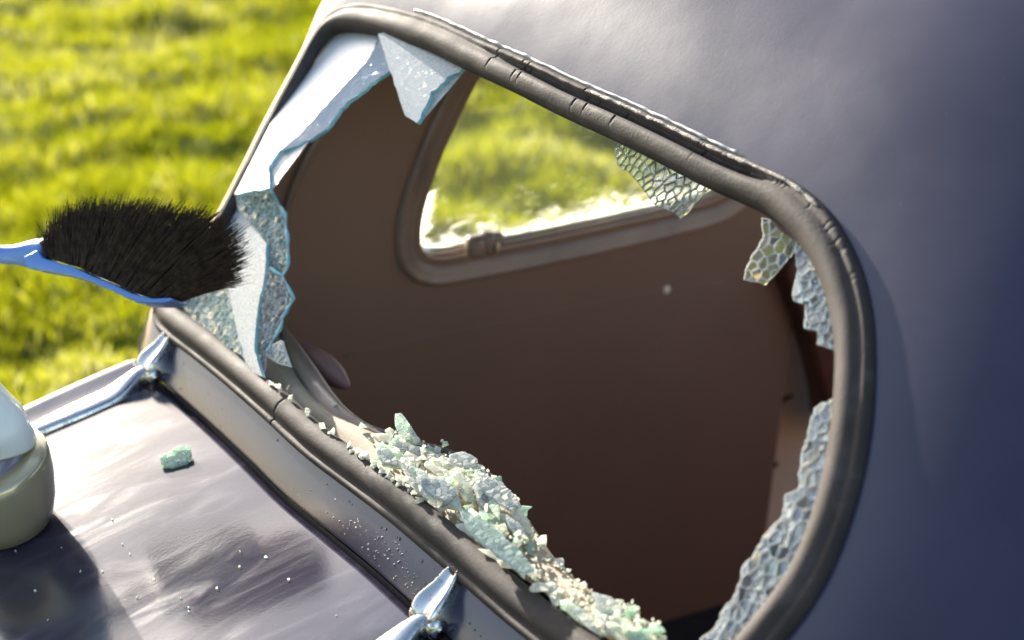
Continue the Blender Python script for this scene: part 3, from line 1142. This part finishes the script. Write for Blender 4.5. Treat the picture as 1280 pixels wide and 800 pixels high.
def crackled(px, tiltv, off, seed, keep, cell, mats, rim):
    nn = (WN + V(tiltv)).normalized()
    jp = jag(px, 1.4, 6, seed, keep)
    c = sum((win(*p, GOFF + off) for p in px), V()) / len(px)
    shard('', '', '', [on_plane(*p, c, nn) for p in jp], nn, cell, 0.003, mats, e1=YV, tilt=0.14, bev=0.0005, into=sheet)
    if rim:
        bm = bmesh.new()
        path = [on_plane(*p, c, nn) - sheet.location for p in jag(rim, 1.2, 7, seed + 50, (len(rim) - 1,))]
        tube(bm, path, [0.0016 + 0.0006 * math.sin(k * 1.7) for k in range(len(path))], 7)
        bm_link('broken_edge', bm, M_EDGE, sheet)
crackled([(296, 244), (338, 236), (346, 250), (357, 268), (360, 300), (361, 330), (353, 345), (338, 335), (335, 305), (315, 280), (298, 262)],
         (0.03, -0.10, 0.05), -0.002, 3, (8, 9, 10), 0.0080, (M_CELLG, M_CELLW), [(338, 236), (346, 250), (357, 268), (360, 300), (361, 330), (353, 345)])
facet('glass_facet', [(286, 262), (298, 262), (315, 280), (335, 305), (333, 340), (322, 400), (320, 440), (330, 472), (318, 466), (303, 445), (295, 400), (286, 355), (262, 318)],
      M_GREYW, (0.0, 0.04, 0.0), 0.001, 4, 0.8, (0, 11, 12), 'white facet behind the brush')
crackled([(214, 379), (262, 318), (286, 355), (295, 400), (303, 445), (288, 438), (250, 410)],
         (0.08, 0.05, 0.0), -0.002, 5, (0, 4, 5, 6), 0.0085, (M_CELLG, M_CELLW), None)
crackled([(338, 335), (353, 345), (368, 374), (353, 398), (350, 412), (341, 425), (334, 440), (330, 468), (320, 440), (322, 400), (333, 340)],
         (0.10, -0.15, 0.05), -0.003, 6, (7, 8, 9), 0.0080, (M_CELL, M_CELLW), [(338, 335), (353, 345), (368, 374), (353, 398), (350, 412), (341, 425), (334, 440)])
shard('glass_shard', 'small bluish shard dangling below the standing glass sheet', 'glass shard',
      wpx([(343, 431), (353, 426), (358, 442), (364, 459), (350, 456), (334, 447)], -0.006), WN, 0.008, e1=YV)
# triangular opaque shard hanging from the top rail
tri = empty('glass_shard', win(525, 90), 'pale triangular shard pointing down from the top rail', 'glass shard')
sheet_keep, sheet = sheet, tri
facet('glass_facet', [(474, 44), (486, 40), (530, 56), (584, 80), (575, 92), (560, 98), (548, 112), (540, 116), (533, 135), (523, 155), (508, 146), (503, 132), (497, 112), (490, 92), (482, 66)],
      M_GREYW, (0.06, -0.08, 0.02), -0.003, 8, 1.2, (0, 1, 2))
sheet = sheet_keep
# crackled shards with visible cells
shard('glass_shard', 'crackled yellow green shard hanging in front of the quarter window', 'glass shard',
      wpx(jag([(768, 176), (830, 205), (888, 234), (872, 250), (862, 264), (850, 273), (843, 266), (820, 258), (803, 236), (790, 220), (772, 206)], 1.2, 7, 11, (0, 1))),
      WN, 0.0122, thick=0.0022, mats=(M_CELLC, M_CELLD), e1=YV, bev=0.00045)
sh2n = (WN + V((-0.1, -0.35, 0.0))).normalized()
c0 = win(965, 310, -0.004)
shard('glass_shard', 'drooping leaf shaped crackled shard hanging at the upper right corner', 'glass shard',
      [on_plane(*p, c0, sh2n) for p in jag([(952, 272), (962, 274), (978, 290), (996, 302), (990, 318), (974, 338), (956, 356), (944, 352), (930, 350), (934, 332), (944, 314), (954, 298)], 1, 6, 12)],
      sh2n, 0.0118, 0.0026, e1=SL, tilt=0.09, bev=0.0004)
shard('glass_shard', 'stepped strip of crackled glass beside the upper right curve of the seal', 'glass shard',
      wpx(jag([(994, 306), (1012, 312), (1030, 345), (1046, 385), (1052, 440), (1040, 437), (1022, 431), (1024, 412), (1006, 411), (1008, 382), (992, 376), (990, 370), (996, 350), (996, 330)], 1, 6, 13, (0, 1, 2, 3)), -0.006),
      WN, 0.0112, 0.0026, e1=SL, tilt=0.09, bev=0.0004)
shard('glass_shard', 'long jagged strip of crackled glass down the lower right side of the window', 'glass shard',
      wpx(jag([(1040, 500), (1052, 500), (1042, 600), (1016, 680), (985, 742), (940, 800), (905, 838), (872, 830), (876, 800), (892, 786), (905, 762), (922, 740), (930, 706), (945, 690), (958, 668), (976, 650),
               (982, 618), (998, 612), (1002, 574), (1010, 545), (1018, 510)], 2.2, 6, 14, (0, 1, 2, 3, 4, 5)), -0.006),
      WN, 0.0122, 0.0026, e1=SL, tilt=0.09, bev=0.0004)

# ---- dice and slabs
def die_mesh(seed, sx, sy, sz):
    rnd = random.Random(seed)
    bm = bmesh.new()
    for _ in range(13):
        p = V((rnd.uniform(-1, 1), rnd.uniform(-1, 1), rnd.choice((-1, 1)) * rnd.uniform(0.6, 1)))
        bm.verts.new((p.x * sx, p.y * sy, p.z * sz))
    r_ = bmesh.ops.convex_hull(bm, input=bm.verts)
    bmesh.ops.delete(bm, geom=[e for e in r_['geom_interior'] if isinstance(e, bmesh.types.BMVert)], context='VERTS')
    me = bpy.data.meshes.new('glass_fragment')
    bmesh.ops.recalc_face_normals(bm, faces=bm.faces)
    bm.to_mesh(me); bm.free()
    return me
DICE = []
for k in range(26):
    me = die_mesh(100 + k, random.uniform(0.003, 0.0055), random.uniform(0.003, 0.005), random.uniform(0.0014, 0.0024))
    me.materials.append(M_DICEG if k % 3 == 0 else M_DICE)
    DICE.append(me)
LONG = []
for k in range(12):
    me = die_mesh(300 + k, random.uniform(0.009, 0.017), random.uniform(0.004, 0.007), random.uniform(0.0022, 0.003))
    me.materials.append(M_DICEG if k % 2 == 0 else M_DICE)
    LONG.append(me)
def put(name, me, loc, rot, label, cat, group, sc=1.0):
    o = bpy.data.objects.new(name, me)
    COL.objects.link(o)
    o.location = loc
    o.rotation_euler = rot
    o.scale = (sc, sc, sc)
    tag(o, label, cat, group)
    return o
HEAP = [(455, 548), (500, 552), (545, 560), (590, 578), (625, 608), (655, 645), (682, 690), (725, 732), (785, 772), (835, 806), (800, 822), (740, 792), (690, 756), (640, 716), (590, 676),
        (540, 636), (505, 604), (470, 572)]
BARE = [(655, 690), (690, 705), (735, 745), (760, 765), (740, 775), (690, 745), (655, 715)]
GR = 0.003
hm = {}
def drop(x, y, r, h):
    ks = [(i, j) for i in range(int((x - r) / GR), int((x + r) / GR) + 1) for j in range(int((y - r) / GR), int((y + r) / GR) + 1)]
    zmax = sorted(hm.get(k, 0.0) for k in ks)
    z0 = zmax[int(len(zmax) * 0.6)]
    for k in ks:
        hm[k] = max(hm.get(k, 0), z0 + h)
    return z0
seal_px = lambda x: np.interp(x, [p[0] for p in APERTURE[2:11]], [p[1] for p in APERTURE[2:11]])
cnt = 0
while cnt < 60:
    x, y = random.uniform(450, 840), random.uniform(540, 820)
    if not inside(HEAP, x, y) or inside(BARE, x, y):
        continue
    me = LONG[cnt % len(LONG)]
    p = at_z(x, y, ZL)
    z0 = drop(p.x, p.y, 0.008, 0.005)
    sc = random.uniform(0.7, 1.25)
    put('glass_sliver', me, V((p.x, p.y, ZL + 0.004 + min(z0, 0.019))), (random.gauss(0, 0.25), random.gauss(0, 0.25), math.pi / 2 + random.gauss(0, 0.6)),
        ('pale green' if 'green' in me.materials[0].name else 'milky clear') + ' glass sliver lying in the heap on the window ledge', 'glass sliver', 'glass slivers heaped on the window ledge', sc)
    cnt += 1
cnt = 0
while cnt < 120:
    x, y = random.uniform(450, 840), random.uniform(540, 820)
    if not inside(HEAP, x, y) or (inside(BARE, x, y) and random.random() < 0.9):
        continue
    me = DICE[cnt % len(DICE)]
    p = at_z(x, y, ZL)
    z0 = drop(p.x, p.y, 0.005, 0.0045)
    put('glass_fragment', me, V((p.x, p.y, ZL + 0.004 + min(z0, 0.019))), (random.gauss(0, 0.5), random.gauss(0, 0.5), random.uniform(0, 6.28)),
        ('small pale green' if 'green' in me.materials[0].name else 'small milky clear') + ' cube of broken glass in the heap on the window ledge', 'glass fragment', 'cubes of broken glass heaped on the window ledge', random.uniform(0.75, 1.25))
    cnt += 1
# dust of tiny glass between them: nobody could count it
bm = bmesh.new()
cnt = 0
while cnt < 900:
    x, y = random.uniform(450, 840), random.uniform(540, 820)
    if not inside(HEAP, x, y):
        continue
    p = at_z(x, y, ZL)
    h = hm.get((int(p.x / GR), int(p.y / GR)), 0)
    bmesh.ops.create_icosphere(bm, subdivisions=0 + 1, radius=random.uniform(0.0006, 0.0018), matrix=Matrix.Translation((p.x, p.y, ZL + 0.003 + min(h, 0.019) * random.random())))
    cnt += 1
for v_ in bm.verts:
    v_.co += V((random.uniform(-1, 1), random.uniform(-1, 1), random.uniform(-1, 1))) * 0.0006
o = bm_link('glass_crumbs', bm, M_DICE)
tag(o, 'fine glass crumbs strewn through the heap on the window ledge', 'glass crumbs'); o['kind'] = 'stuff'
# distinct bigger pieces on the heap
def slab(px, z, e1px, nrm, label, cell=0.0085, mats=(M_DICE, M_CELLW), group=None):
    c = at_z(sum(p[0] for p in px) / len(px), sum(p[1] for p in px) / len(px), ZL + z)
    pts = [on_plane(*p, c, nrm) for p in jag(px, 0.8, 7, 3)]
    return shard('glass_flake', label, 'glass flake', pts, nrm, cell, 0.004, mats, group, e1px, 0.16)
NUP = V((-0.55, -0.75, 0.35)).normalized()
slab([(494, 517), (501, 516), (512, 530), (522, 545), (530, 557), (516, 556), (500, 546), (494, 532)], 0.016, YV, NUP, 'rounded green sliver standing upright at the far end of the glass heap', mats=(M_DICEG, M_CELLW))
NF = V((-0.25, -0.1, 0.95)).normalized()
slab([(562, 570), (580, 566), (597, 574), (594, 582), (575, 584), (560, 578)], 0.026, YV, NF, 'bright white glass slab on the crest of the heap', mats=(M_FLAKE, M_CELLW))
slab([(575, 640), (610, 655), (650, 690), (668, 712), (655, 718), (620, 694), (585, 664)], 0.024, YV, NF, 'long sea green glass slab lying across the middle of the heap', mats=(M_DICEG, M_CELLW))
slab([(598, 590), (630, 606), (652, 632), (640, 640), (612, 622), (594, 604)], 0.026, YV, NF, 'pale slab at the upper edge of the heap beside the dark interior', mats=(M_FLAKE, M_CELLW))
slab([(740, 742), (765, 748), (780, 762), (770, 772), (748, 764)], 0.018, YV, NF, 'broad pale slab near the right end of the heap', mats=(M_FLAKE, M_CELLW))
slab([(520, 590), (556, 600), (572, 618), (556, 628), (528, 612)], 0.024, YV, NF, 'sunlit white slab near the seal at the heap left half', mats=(M_FLAKE, M_CELLW))

# thin crackled flakes lying over one another through the heap
cnt = 0
while cnt < 36:
    x, y = random.uniform(465, 825), random.uniform(545, 805)
    if not inside(HEAP, x, y) or inside(BARE, x, y):
        continue
    la_, wi_ = random.uniform(16, 36), random.uniform(5, 10)
    an = R(42 + random.gauss(0, 14))
    ou = []
    for k in range(9):
        th_ = 2 * math.pi * k / 9 + random.gauss(0, 0.12)
        a_, b_ = la_ * math.cos(th_) * random.uniform(0.8, 1.1), wi_ * math.sin(th_) * random.uniform(0.75, 1.15)
        ou.append((x + a_ * math.cos(an) - b_ * math.sin(an), y + a_ * math.sin(an) + b_ * math.cos(an)))
    if not all(inside(HEAP, *q) for q in ou[::2]):
        continue
    mt_ = random.choice(((M_FLAKE, M_DICE), (M_FLAKE, M_CELLW), (M_DICEG, M_DICE)))
    slab(ou, random.uniform(0.008, 0.021), YV, (NF + V((random.gauss(-0.1, 0.2), random.choice((-0.8, -0.4, -0.1, 0.1)) + random.gauss(0, 0.12), 0))).normalized(), ('thin pale green' if mt_[0] is M_DICEG else 'thin milky white') + ' crackled flake of glass lying among others in the heap on the ledge', 0.0100, mt_,
         'crackled glass flakes layered in the heap on the ledge')
    cnt += 1
# crumbs caught along the rubber at the foot of the window
for k in range(46):
    x = random.choice((random.uniform(335, 480), random.uniform(440, 530)))
    y = seal_px(x) + random.uniform(-8, 1)
    p = win(x, y, 0.004)
    put('glass_crumb', DICE[((k * 7) % 8) * 3 + 1 + k % 2], p, (random.uniform(0, 6), random.uniform(0, 6), random.uniform(0, 6)),
        'glittering glass crumb caught along the lower rubber seal', 'glass crumb', 'glass crumbs caught along the lower seal', random.uniform(0.5, 1.0))
for (x, y) in ((417, 506), (454, 531), (486, 543)):
    put('glass_crumb', DICE[int(x) % len(DICE)], at_z(x, y, ZL + 0.008), (0.3, 0.5, x), {417: 'glass crumb on the welt left of the upright sliver, farthest', 454: 'glass crumb on the welt midway to the upright sliver', 486: 'glass crumb on the welt close beside the upright sliver'}[x],
        'glass crumb', None, 1.1)
# piece of glass on the lid
s_, y_ = on_lid(220, 576)
ln_ = lid_n(s_, y_)
cpt = lid_pt(s_, y_) + ln_ * 0.006
nn = (ln_ + V((-0.15, -0.35, 0))).normalized()
shard('glass_piece', 'crackled teal edged piece of glass lying alone on the boot lid', 'glass piece',
      [on_plane(*p, cpt, nn) for p in jag([(198, 571), (210, 568), (224, 558), (238, 560), (240, 570), (234, 580), (218, 585), (202, 583)], 0.8, 6, 21)], nn, 0.0085, 0.006, (M_FLAKE, M_DICEG), e1=YV)
for k, (x, y) in enumerate([(153, 681), (162, 693), (192, 725), (332, 697), (101, 715), (77, 685), (171, 747), (236, 765), (44, 740), (226, 748), (128, 715), (361, 725), (299, 709), (271, 736), (20, 690), (236, 760), (420, 770), (60, 776), (300, 690), (140, 650)]):
    s_, y_ = on_lid(x, y)
    put('glass_speck', DICE[k % len(DICE)], lid_pt(s_, y_) + V((0, 0, 0.0008)), (random.uniform(0, 3), random.uniform(0, 3), random.uniform(0, 6)),
        'tiny bright speck of glass on the dusty boot lid', 'glass speck', 'glass specks scattered on the boot lid', random.uniform(0.2, 0.42))

# ------------------------------------------------------------------ brush
BD = 1.99
b0, b1 = at_depth(62, 322, BD), at_depth(228, 377, BD - 0.02)
BE1 = (b1 - b0).normalized()
BE3 = (CAM - b0); BE3 = (BE3 - BE1 * BE3.dot(BE1)).normalized()     # towards the viewer
BE2 = BE3.cross(BE1)
if BE2.z < 0:
    BE2 = -BE2
brush = empty('hand_brush', b0, 'blue handled hand brush with dark bristles held above the boot lid', 'brush')
def bpx(x, y):
    return on_plane(x, y, b0, BE3) - b0
head_px = [(58, 316), (64, 326), (80, 331), (100, 336), (125, 348), (150, 358), (175, 370), (200, 376), (222, 375), (226, 378), (214, 382), (190, 382), (180, 381), (150, 367), (120, 354), (100, 348), (70, 342), (45, 338), (40, 325)]
bm = bmesh.new()
prism(bm, [bpx(*p) for p in head_px], BE3, -0.026, 0.026)
bevel(bm_link('brush_head', bm, M_BLUE, brush, True), 0.003, 3, 40)
# handle: lofted oval section along a curved path to beyond the frame
hp = [(64, 318, 0.019, 0.024), (50, 318, 0.018, 0.020), (38, 316, 0.0150, 0.016), (20, 318, 0.0105, 0.0135), (0, 319, 0.0098, 0.0125), (-50, 314, 0.0105, 0.014), (-110, 304, 0.0115, 0.015), (-150, 296, 0.0095, 0.012), (-160, 294, 0.004, 0.005)]
bm = bmesh.new()
rings = []
for k, (x, y, hh, ww) in enumerate(hp):
    c = bpx(x, y)
    rings.append([bm.verts.new(c + BE2 * (hh * math.cos(2 * math.pi * q / 20)) + BE3 * (ww * math.sin(2 * math.pi * q / 20))) for q in range(20)])
for A, B in zip(rings, rings[1:]):
    for q in range(20):
        bm.faces.new((A[q], A[(q + 1) % 20], B[(q + 1) % 20], B[q]))
bm.faces.new(rings[0]); bm.faces.new(rings[-1])
subsurf(bm_link('brush_handle', bm, M_BLUE, brush, True), 2)
m, t, b = mat('bristle')
v = texco(t)
t.links.new(ramp(t, noise_n(t, v, 120, 3), [(0.35, (0.026, 0.015, 0.010)), (0.65, (0.070, 0.043, 0.028))]), b.inputs['Base Color'])
b.inputs['Roughness'].default_value = 0.6
b.inputs['Specular IOR Level'].default_value = 0.15
top_px = [(62, 300), (74, 278), (92, 260), (140, 252), (200, 257), (250, 266), (278, 272), (292, 296), (292, 322), (286, 346)]
top3 = catmull([bpx(*p) for p in top_px], 60)
root3 = catmull([bpx(*p) for p in [(64, 322), (80, 329), (100, 334), (125, 346), (150, 356), (175, 368), (200, 374), (222, 374)]], 60)
verts, faces = [], []
def bristle(a, b_, bend, r):
    base = len(verts)
    d = (b_ - a)
    sx = d.cross(BE3).normalized()
    sy = BE3
    for k, u in enumerate((0, 0.4, 0.75, 1.0)):
        c = a + d * u + bend * (u * u)
        rr = r * (1 - 0.55 * u)
        for q in range(3):
            th = 2.094 * q
            verts.append(c + sx * (rr * math.cos(th)) + sy * (rr * math.sin(th)))
    for k in range(3):
        for q in range(3):
            faces.append((base + k * 3 + q, base + k * 3 + (q + 1) % 3, base + k * 3 + 3 + (q + 1) % 3, base + k * 3 + 3 + q))
TUFTS = [(u, w) for u in np.linspace(0.01, 0.99, 22) for w in np.linspace(-0.019, 0.019, 6)]
for (u, w) in TUFTS:
    ti = u * 59
    jl = random.gauss(0, 0.04)
    for k in range(40):
        ui = min(0.999, max(0, u + random.gauss(0, 0.008)))
        uj = min(0.999, max(0, u + jl * 0.5 + random.gauss(0, 0.028)))
        i0 = int(ui * 59)
        a = lerp(root3[i0], root3[min(59, i0 + 1)], ui * 59 - i0)
        j0 = int(uj * 59)
        tp = lerp(top3[j0], top3[min(59, j0 + 1)], uj * 59 - j0)
        L_ = random.choice((random.uniform(0.72, 0.98), random.uniform(0.9, 1.08))) * (1 - 0.05 * abs(jl) * 10)
        e = a + (tp - a) * L_ + BE3 * (w * 0.45 + random.gauss(0, 0.004))
        aw = a + BE3 * (w + random.gauss(0, 0.0012))
        bristle(aw, e + BE3 * w, (BE1 * random.gauss(0.004, 0.005) + BE2 * random.gauss(0, 0.003)), random.uniform(0.00035, 0.0006))
o = py_link('bristles', verts, faces, m, brush)
o['kind'] = 'stuff'

# ------------------------------------------------------------------ lawn
def gh(x, y):
    return 0.085 * noise.noise(V((x * 1.1, y * 1.1, 0))) + 0.075 * noise.noise(V((x * 2.9, y * 2.9, 4))) + 0.022 * noise.noise(V((x * 7, y * 7, 8)))
m, t, b = mat('lawn_soil')
v = texco(t)
c = noise_n(t, v, 1.6, 8, 0.65)
t.links.new(ramp(t, c, [(0.3, (0.035, 0.050, 0.004)), (0.55, (0.065, 0.085, 0.006)), (0.75, (0.11, 0.12, 0.012))]), b.inputs['Base Color'])
b.inputs['Roughness'].default_value = 0.9
b.inputs['Specular IOR Level'].default_value = 0.05
M_SOIL = m
xs = np.concatenate([np.linspace(-220, -8, 24), np.linspace(-7, 16, 150), np.linspace(18, 240, 24)])
ys_g = np.concatenate([np.linspace(-200, -2, 22), np.linspace(-1, 22, 150), np.linspace(24, 260, 24)])
verts = [(x, y, (gh(x, y) - 0.03) if (-7 <= x <= 16 and -1 <= y <= 22) else -0.03) for x in xs for y in ys_g]
n2 = len(ys_g)
faces = [(i * n2 + j, (i + 1) * n2 + j, (i + 1) * n2 + j + 1, i * n2 + j + 1) for i in range(len(xs) - 1) for j in range(n2 - 1)]
o = py_link('ground', verts, faces, M_SOIL, None, True)
o['kind'] = 'structure'
m, t, b = mat('grass_blade')
out = t.nodes['Material Output']
at = N(t, 'ShaderNodeAttribute', attribute_name='tone')
colr = ramp(t, at.outputs['Fac'], [(0.0, (0.045, 0.075, 0.004)), (0.5, (0.10, 0.125, 0.004)), (0.85, (0.17, 0.16, 0.012)), (1.0, (0.30, 0.27, 0.10))])
t.links.new(colr, b.inputs['Base Color'])
b.inputs['Roughness'].default_value = 0.45
b.inputs['Specular IOR Level'].default_value = 0.2
tl = N(t, 'ShaderNodeBsdfTranslucent')
colt = ramp(t, at.outputs['Fac'], [(0.0, (0.10, 0.15, 0.001)), (0.45, (0.29, 0.31, 0.002)), (0.8, (0.42, 0.42, 0.02)), (1.0, (0.55, 0.52, 0.20))])
t.links.new(colt, tl.inputs[0])
mx = N(t, 'ShaderNodeMixShader'); mx.inputs[0].default_value = 0.5
t.links.new(b.outputs[0], mx.inputs[1]); t.links.new(tl.outputs[0], mx.inputs[2])
t.links.new(mx.outputs[0], out.inputs[0])
M_GRASS = m
# blades: denser where the camera looks
NBL = 230000
th = rng.uniform(R(-2), R(62), NBL)                 # azimuth clockwise from +y
dd = 2.6 + (rng.uniform(0, 1, NBL) ** 1.25) * 13.5
bx, by = np.sin(th) * dd, np.cos(th) * dd
keep = ~((bx > -0.2) & (bx < 2.8) & (by > 0.9) & (by < 2.3))
bx, by, dd = bx[keep], by[keep], dd[keep]
n = len(bx)
def vnoise(x, y, s, seed):
    """cheap smooth value noise"""
    r_ = np.random.default_rng(seed)
    T = r_.uniform(0, 1, (256, 256))
    X_, Y_ = x * s, y * s
    xi, yi = np.floor(X_).astype(int), np.floor(Y_).astype(int)
    fx, fy = X_ - xi, Y_ - yi
    fx, fy = fx * fx * (3 - 2 * fx), fy * fy * (3 - 2 * fy)
    g = lambda a, b_: T[a % 256, b_ % 256]
    return (g(xi, yi) * (1 - fx) + g(xi + 1, yi) * fx) * (1 - fy) + (g(xi, yi + 1) * (1 - fx) + g(xi + 1, yi + 1) * fx) * fy
cl = 0.5 * vnoise(bx, by, 2.2, 1) + 0.3 * vnoise(bx, by, 5.5, 2) + 0.2 * vnoise(bx, by, 12, 3)
gz = np.array([gh(float(a), float(b_)) for a, b_ in zip(bx, by)]) - 0.03
hgt = (0.040 + 0.20 * np.clip(cl - 0.36, 0, 1) ** 1.15) * rng.uniform(0.65, 1.35, n)
wid = 0.0022 + 0.0016 * rng.uniform(0, 1, n) + 0.00022 * dd
ang = rng.uniform(0, 2 * np.pi, n)
lean = rng.uniform(0.15, 0.9, n) * hgt
la = rng.uniform(0, 2 * np.pi, n)
tone = np.clip(0.55 * vnoise(bx, by, 1.4, 5) + 0.45 * vnoise(bx, by, 4.0, 6) + rng.normal(0, 0.16, n) + 0.30 * np.clip(vnoise(bx, by, 0.9, 9) - 0.55, 0, 1) / 0.45, 0, 1)
dx, dy = np.cos(ang) * wid, np.sin(ang) * wid
lx_, ly_ = np.cos(la) * lean, np.sin(la) * lean
co = np.zeros((n, 5, 3))
co[:, 0] = np.stack([bx - dx, by - dy, gz], 1)
co[:, 1] = np.stack([bx + dx, by + dy, gz], 1)
co[:, 2] = np.stack([bx + dx * 0.8 + lx_ * 0.35, by + dy * 0.8 + ly_ * 0.35, gz + hgt * 0.6], 1)
co[:, 3] = np.stack([bx - dx * 0.8 + lx_ * 0.35, by - dy * 0.8 + ly_ * 0.35, gz + hgt * 0.6], 1)
co[:, 4] = np.stack([bx + lx_, by + ly_, gz + hgt], 1)
me = bpy.data.meshes.new('grass')
me.vertices.add(n * 5)
me.vertices.foreach_set('co', co.ravel())
base = (np.arange(n) * 5)[:, None]
li = np.concatenate([base + np.array([[0, 1, 2, 3]]), base + np.array([[3, 2, 4]])], 1).ravel()
me.loops.add(n * 7)
me.loops.foreach_set('vertex_index', li)
me.polygons.add(n * 2)
ls_ = np.stack([np.arange(n) * 7, np.arange(n) * 7 + 4], 1).ravel()
me.polygons.foreach_set('loop_start', ls_)
me.update(calc_edges=True)
a_ = me.attributes.new('tone', 'FLOAT', 'POINT')
a_.data.foreach_set('value', np.repeat(tone, 5).astype(np.float32))
me.validate()
o = link('grass', me, M_GRASS)
tag(o, 'bright sunlit tufted grass of the lawn behind the car', 'grass')
o['kind'] = 'stuff'

m, t, b = mat('dew')
b.inputs['Base Color'].default_value = (0.9, 0.9, 0.88, 1)
b.inputs['Roughness'].default_value = 0.16
b.inputs['Metallic'].default_value = 1
bm = bmesh.new()
for k in range(70):
    i = int(rng.integers(0, n))
    if dd[i] < 3.5 or dd[i] > 9:
        continue
    bmesh.ops.create_icosphere(bm, subdivisions=2, radius=float(rng.uniform(0.002, 0.0045)), matrix=Matrix.Translation(co[i, 4] + np.array([0, 0, 0.004])))
o = bm_link('dew_drops', bm, m, None, True)
tag(o, 'bright dew drops glinting in the lawn grass', 'dew')
o['kind'] = 'stuff'
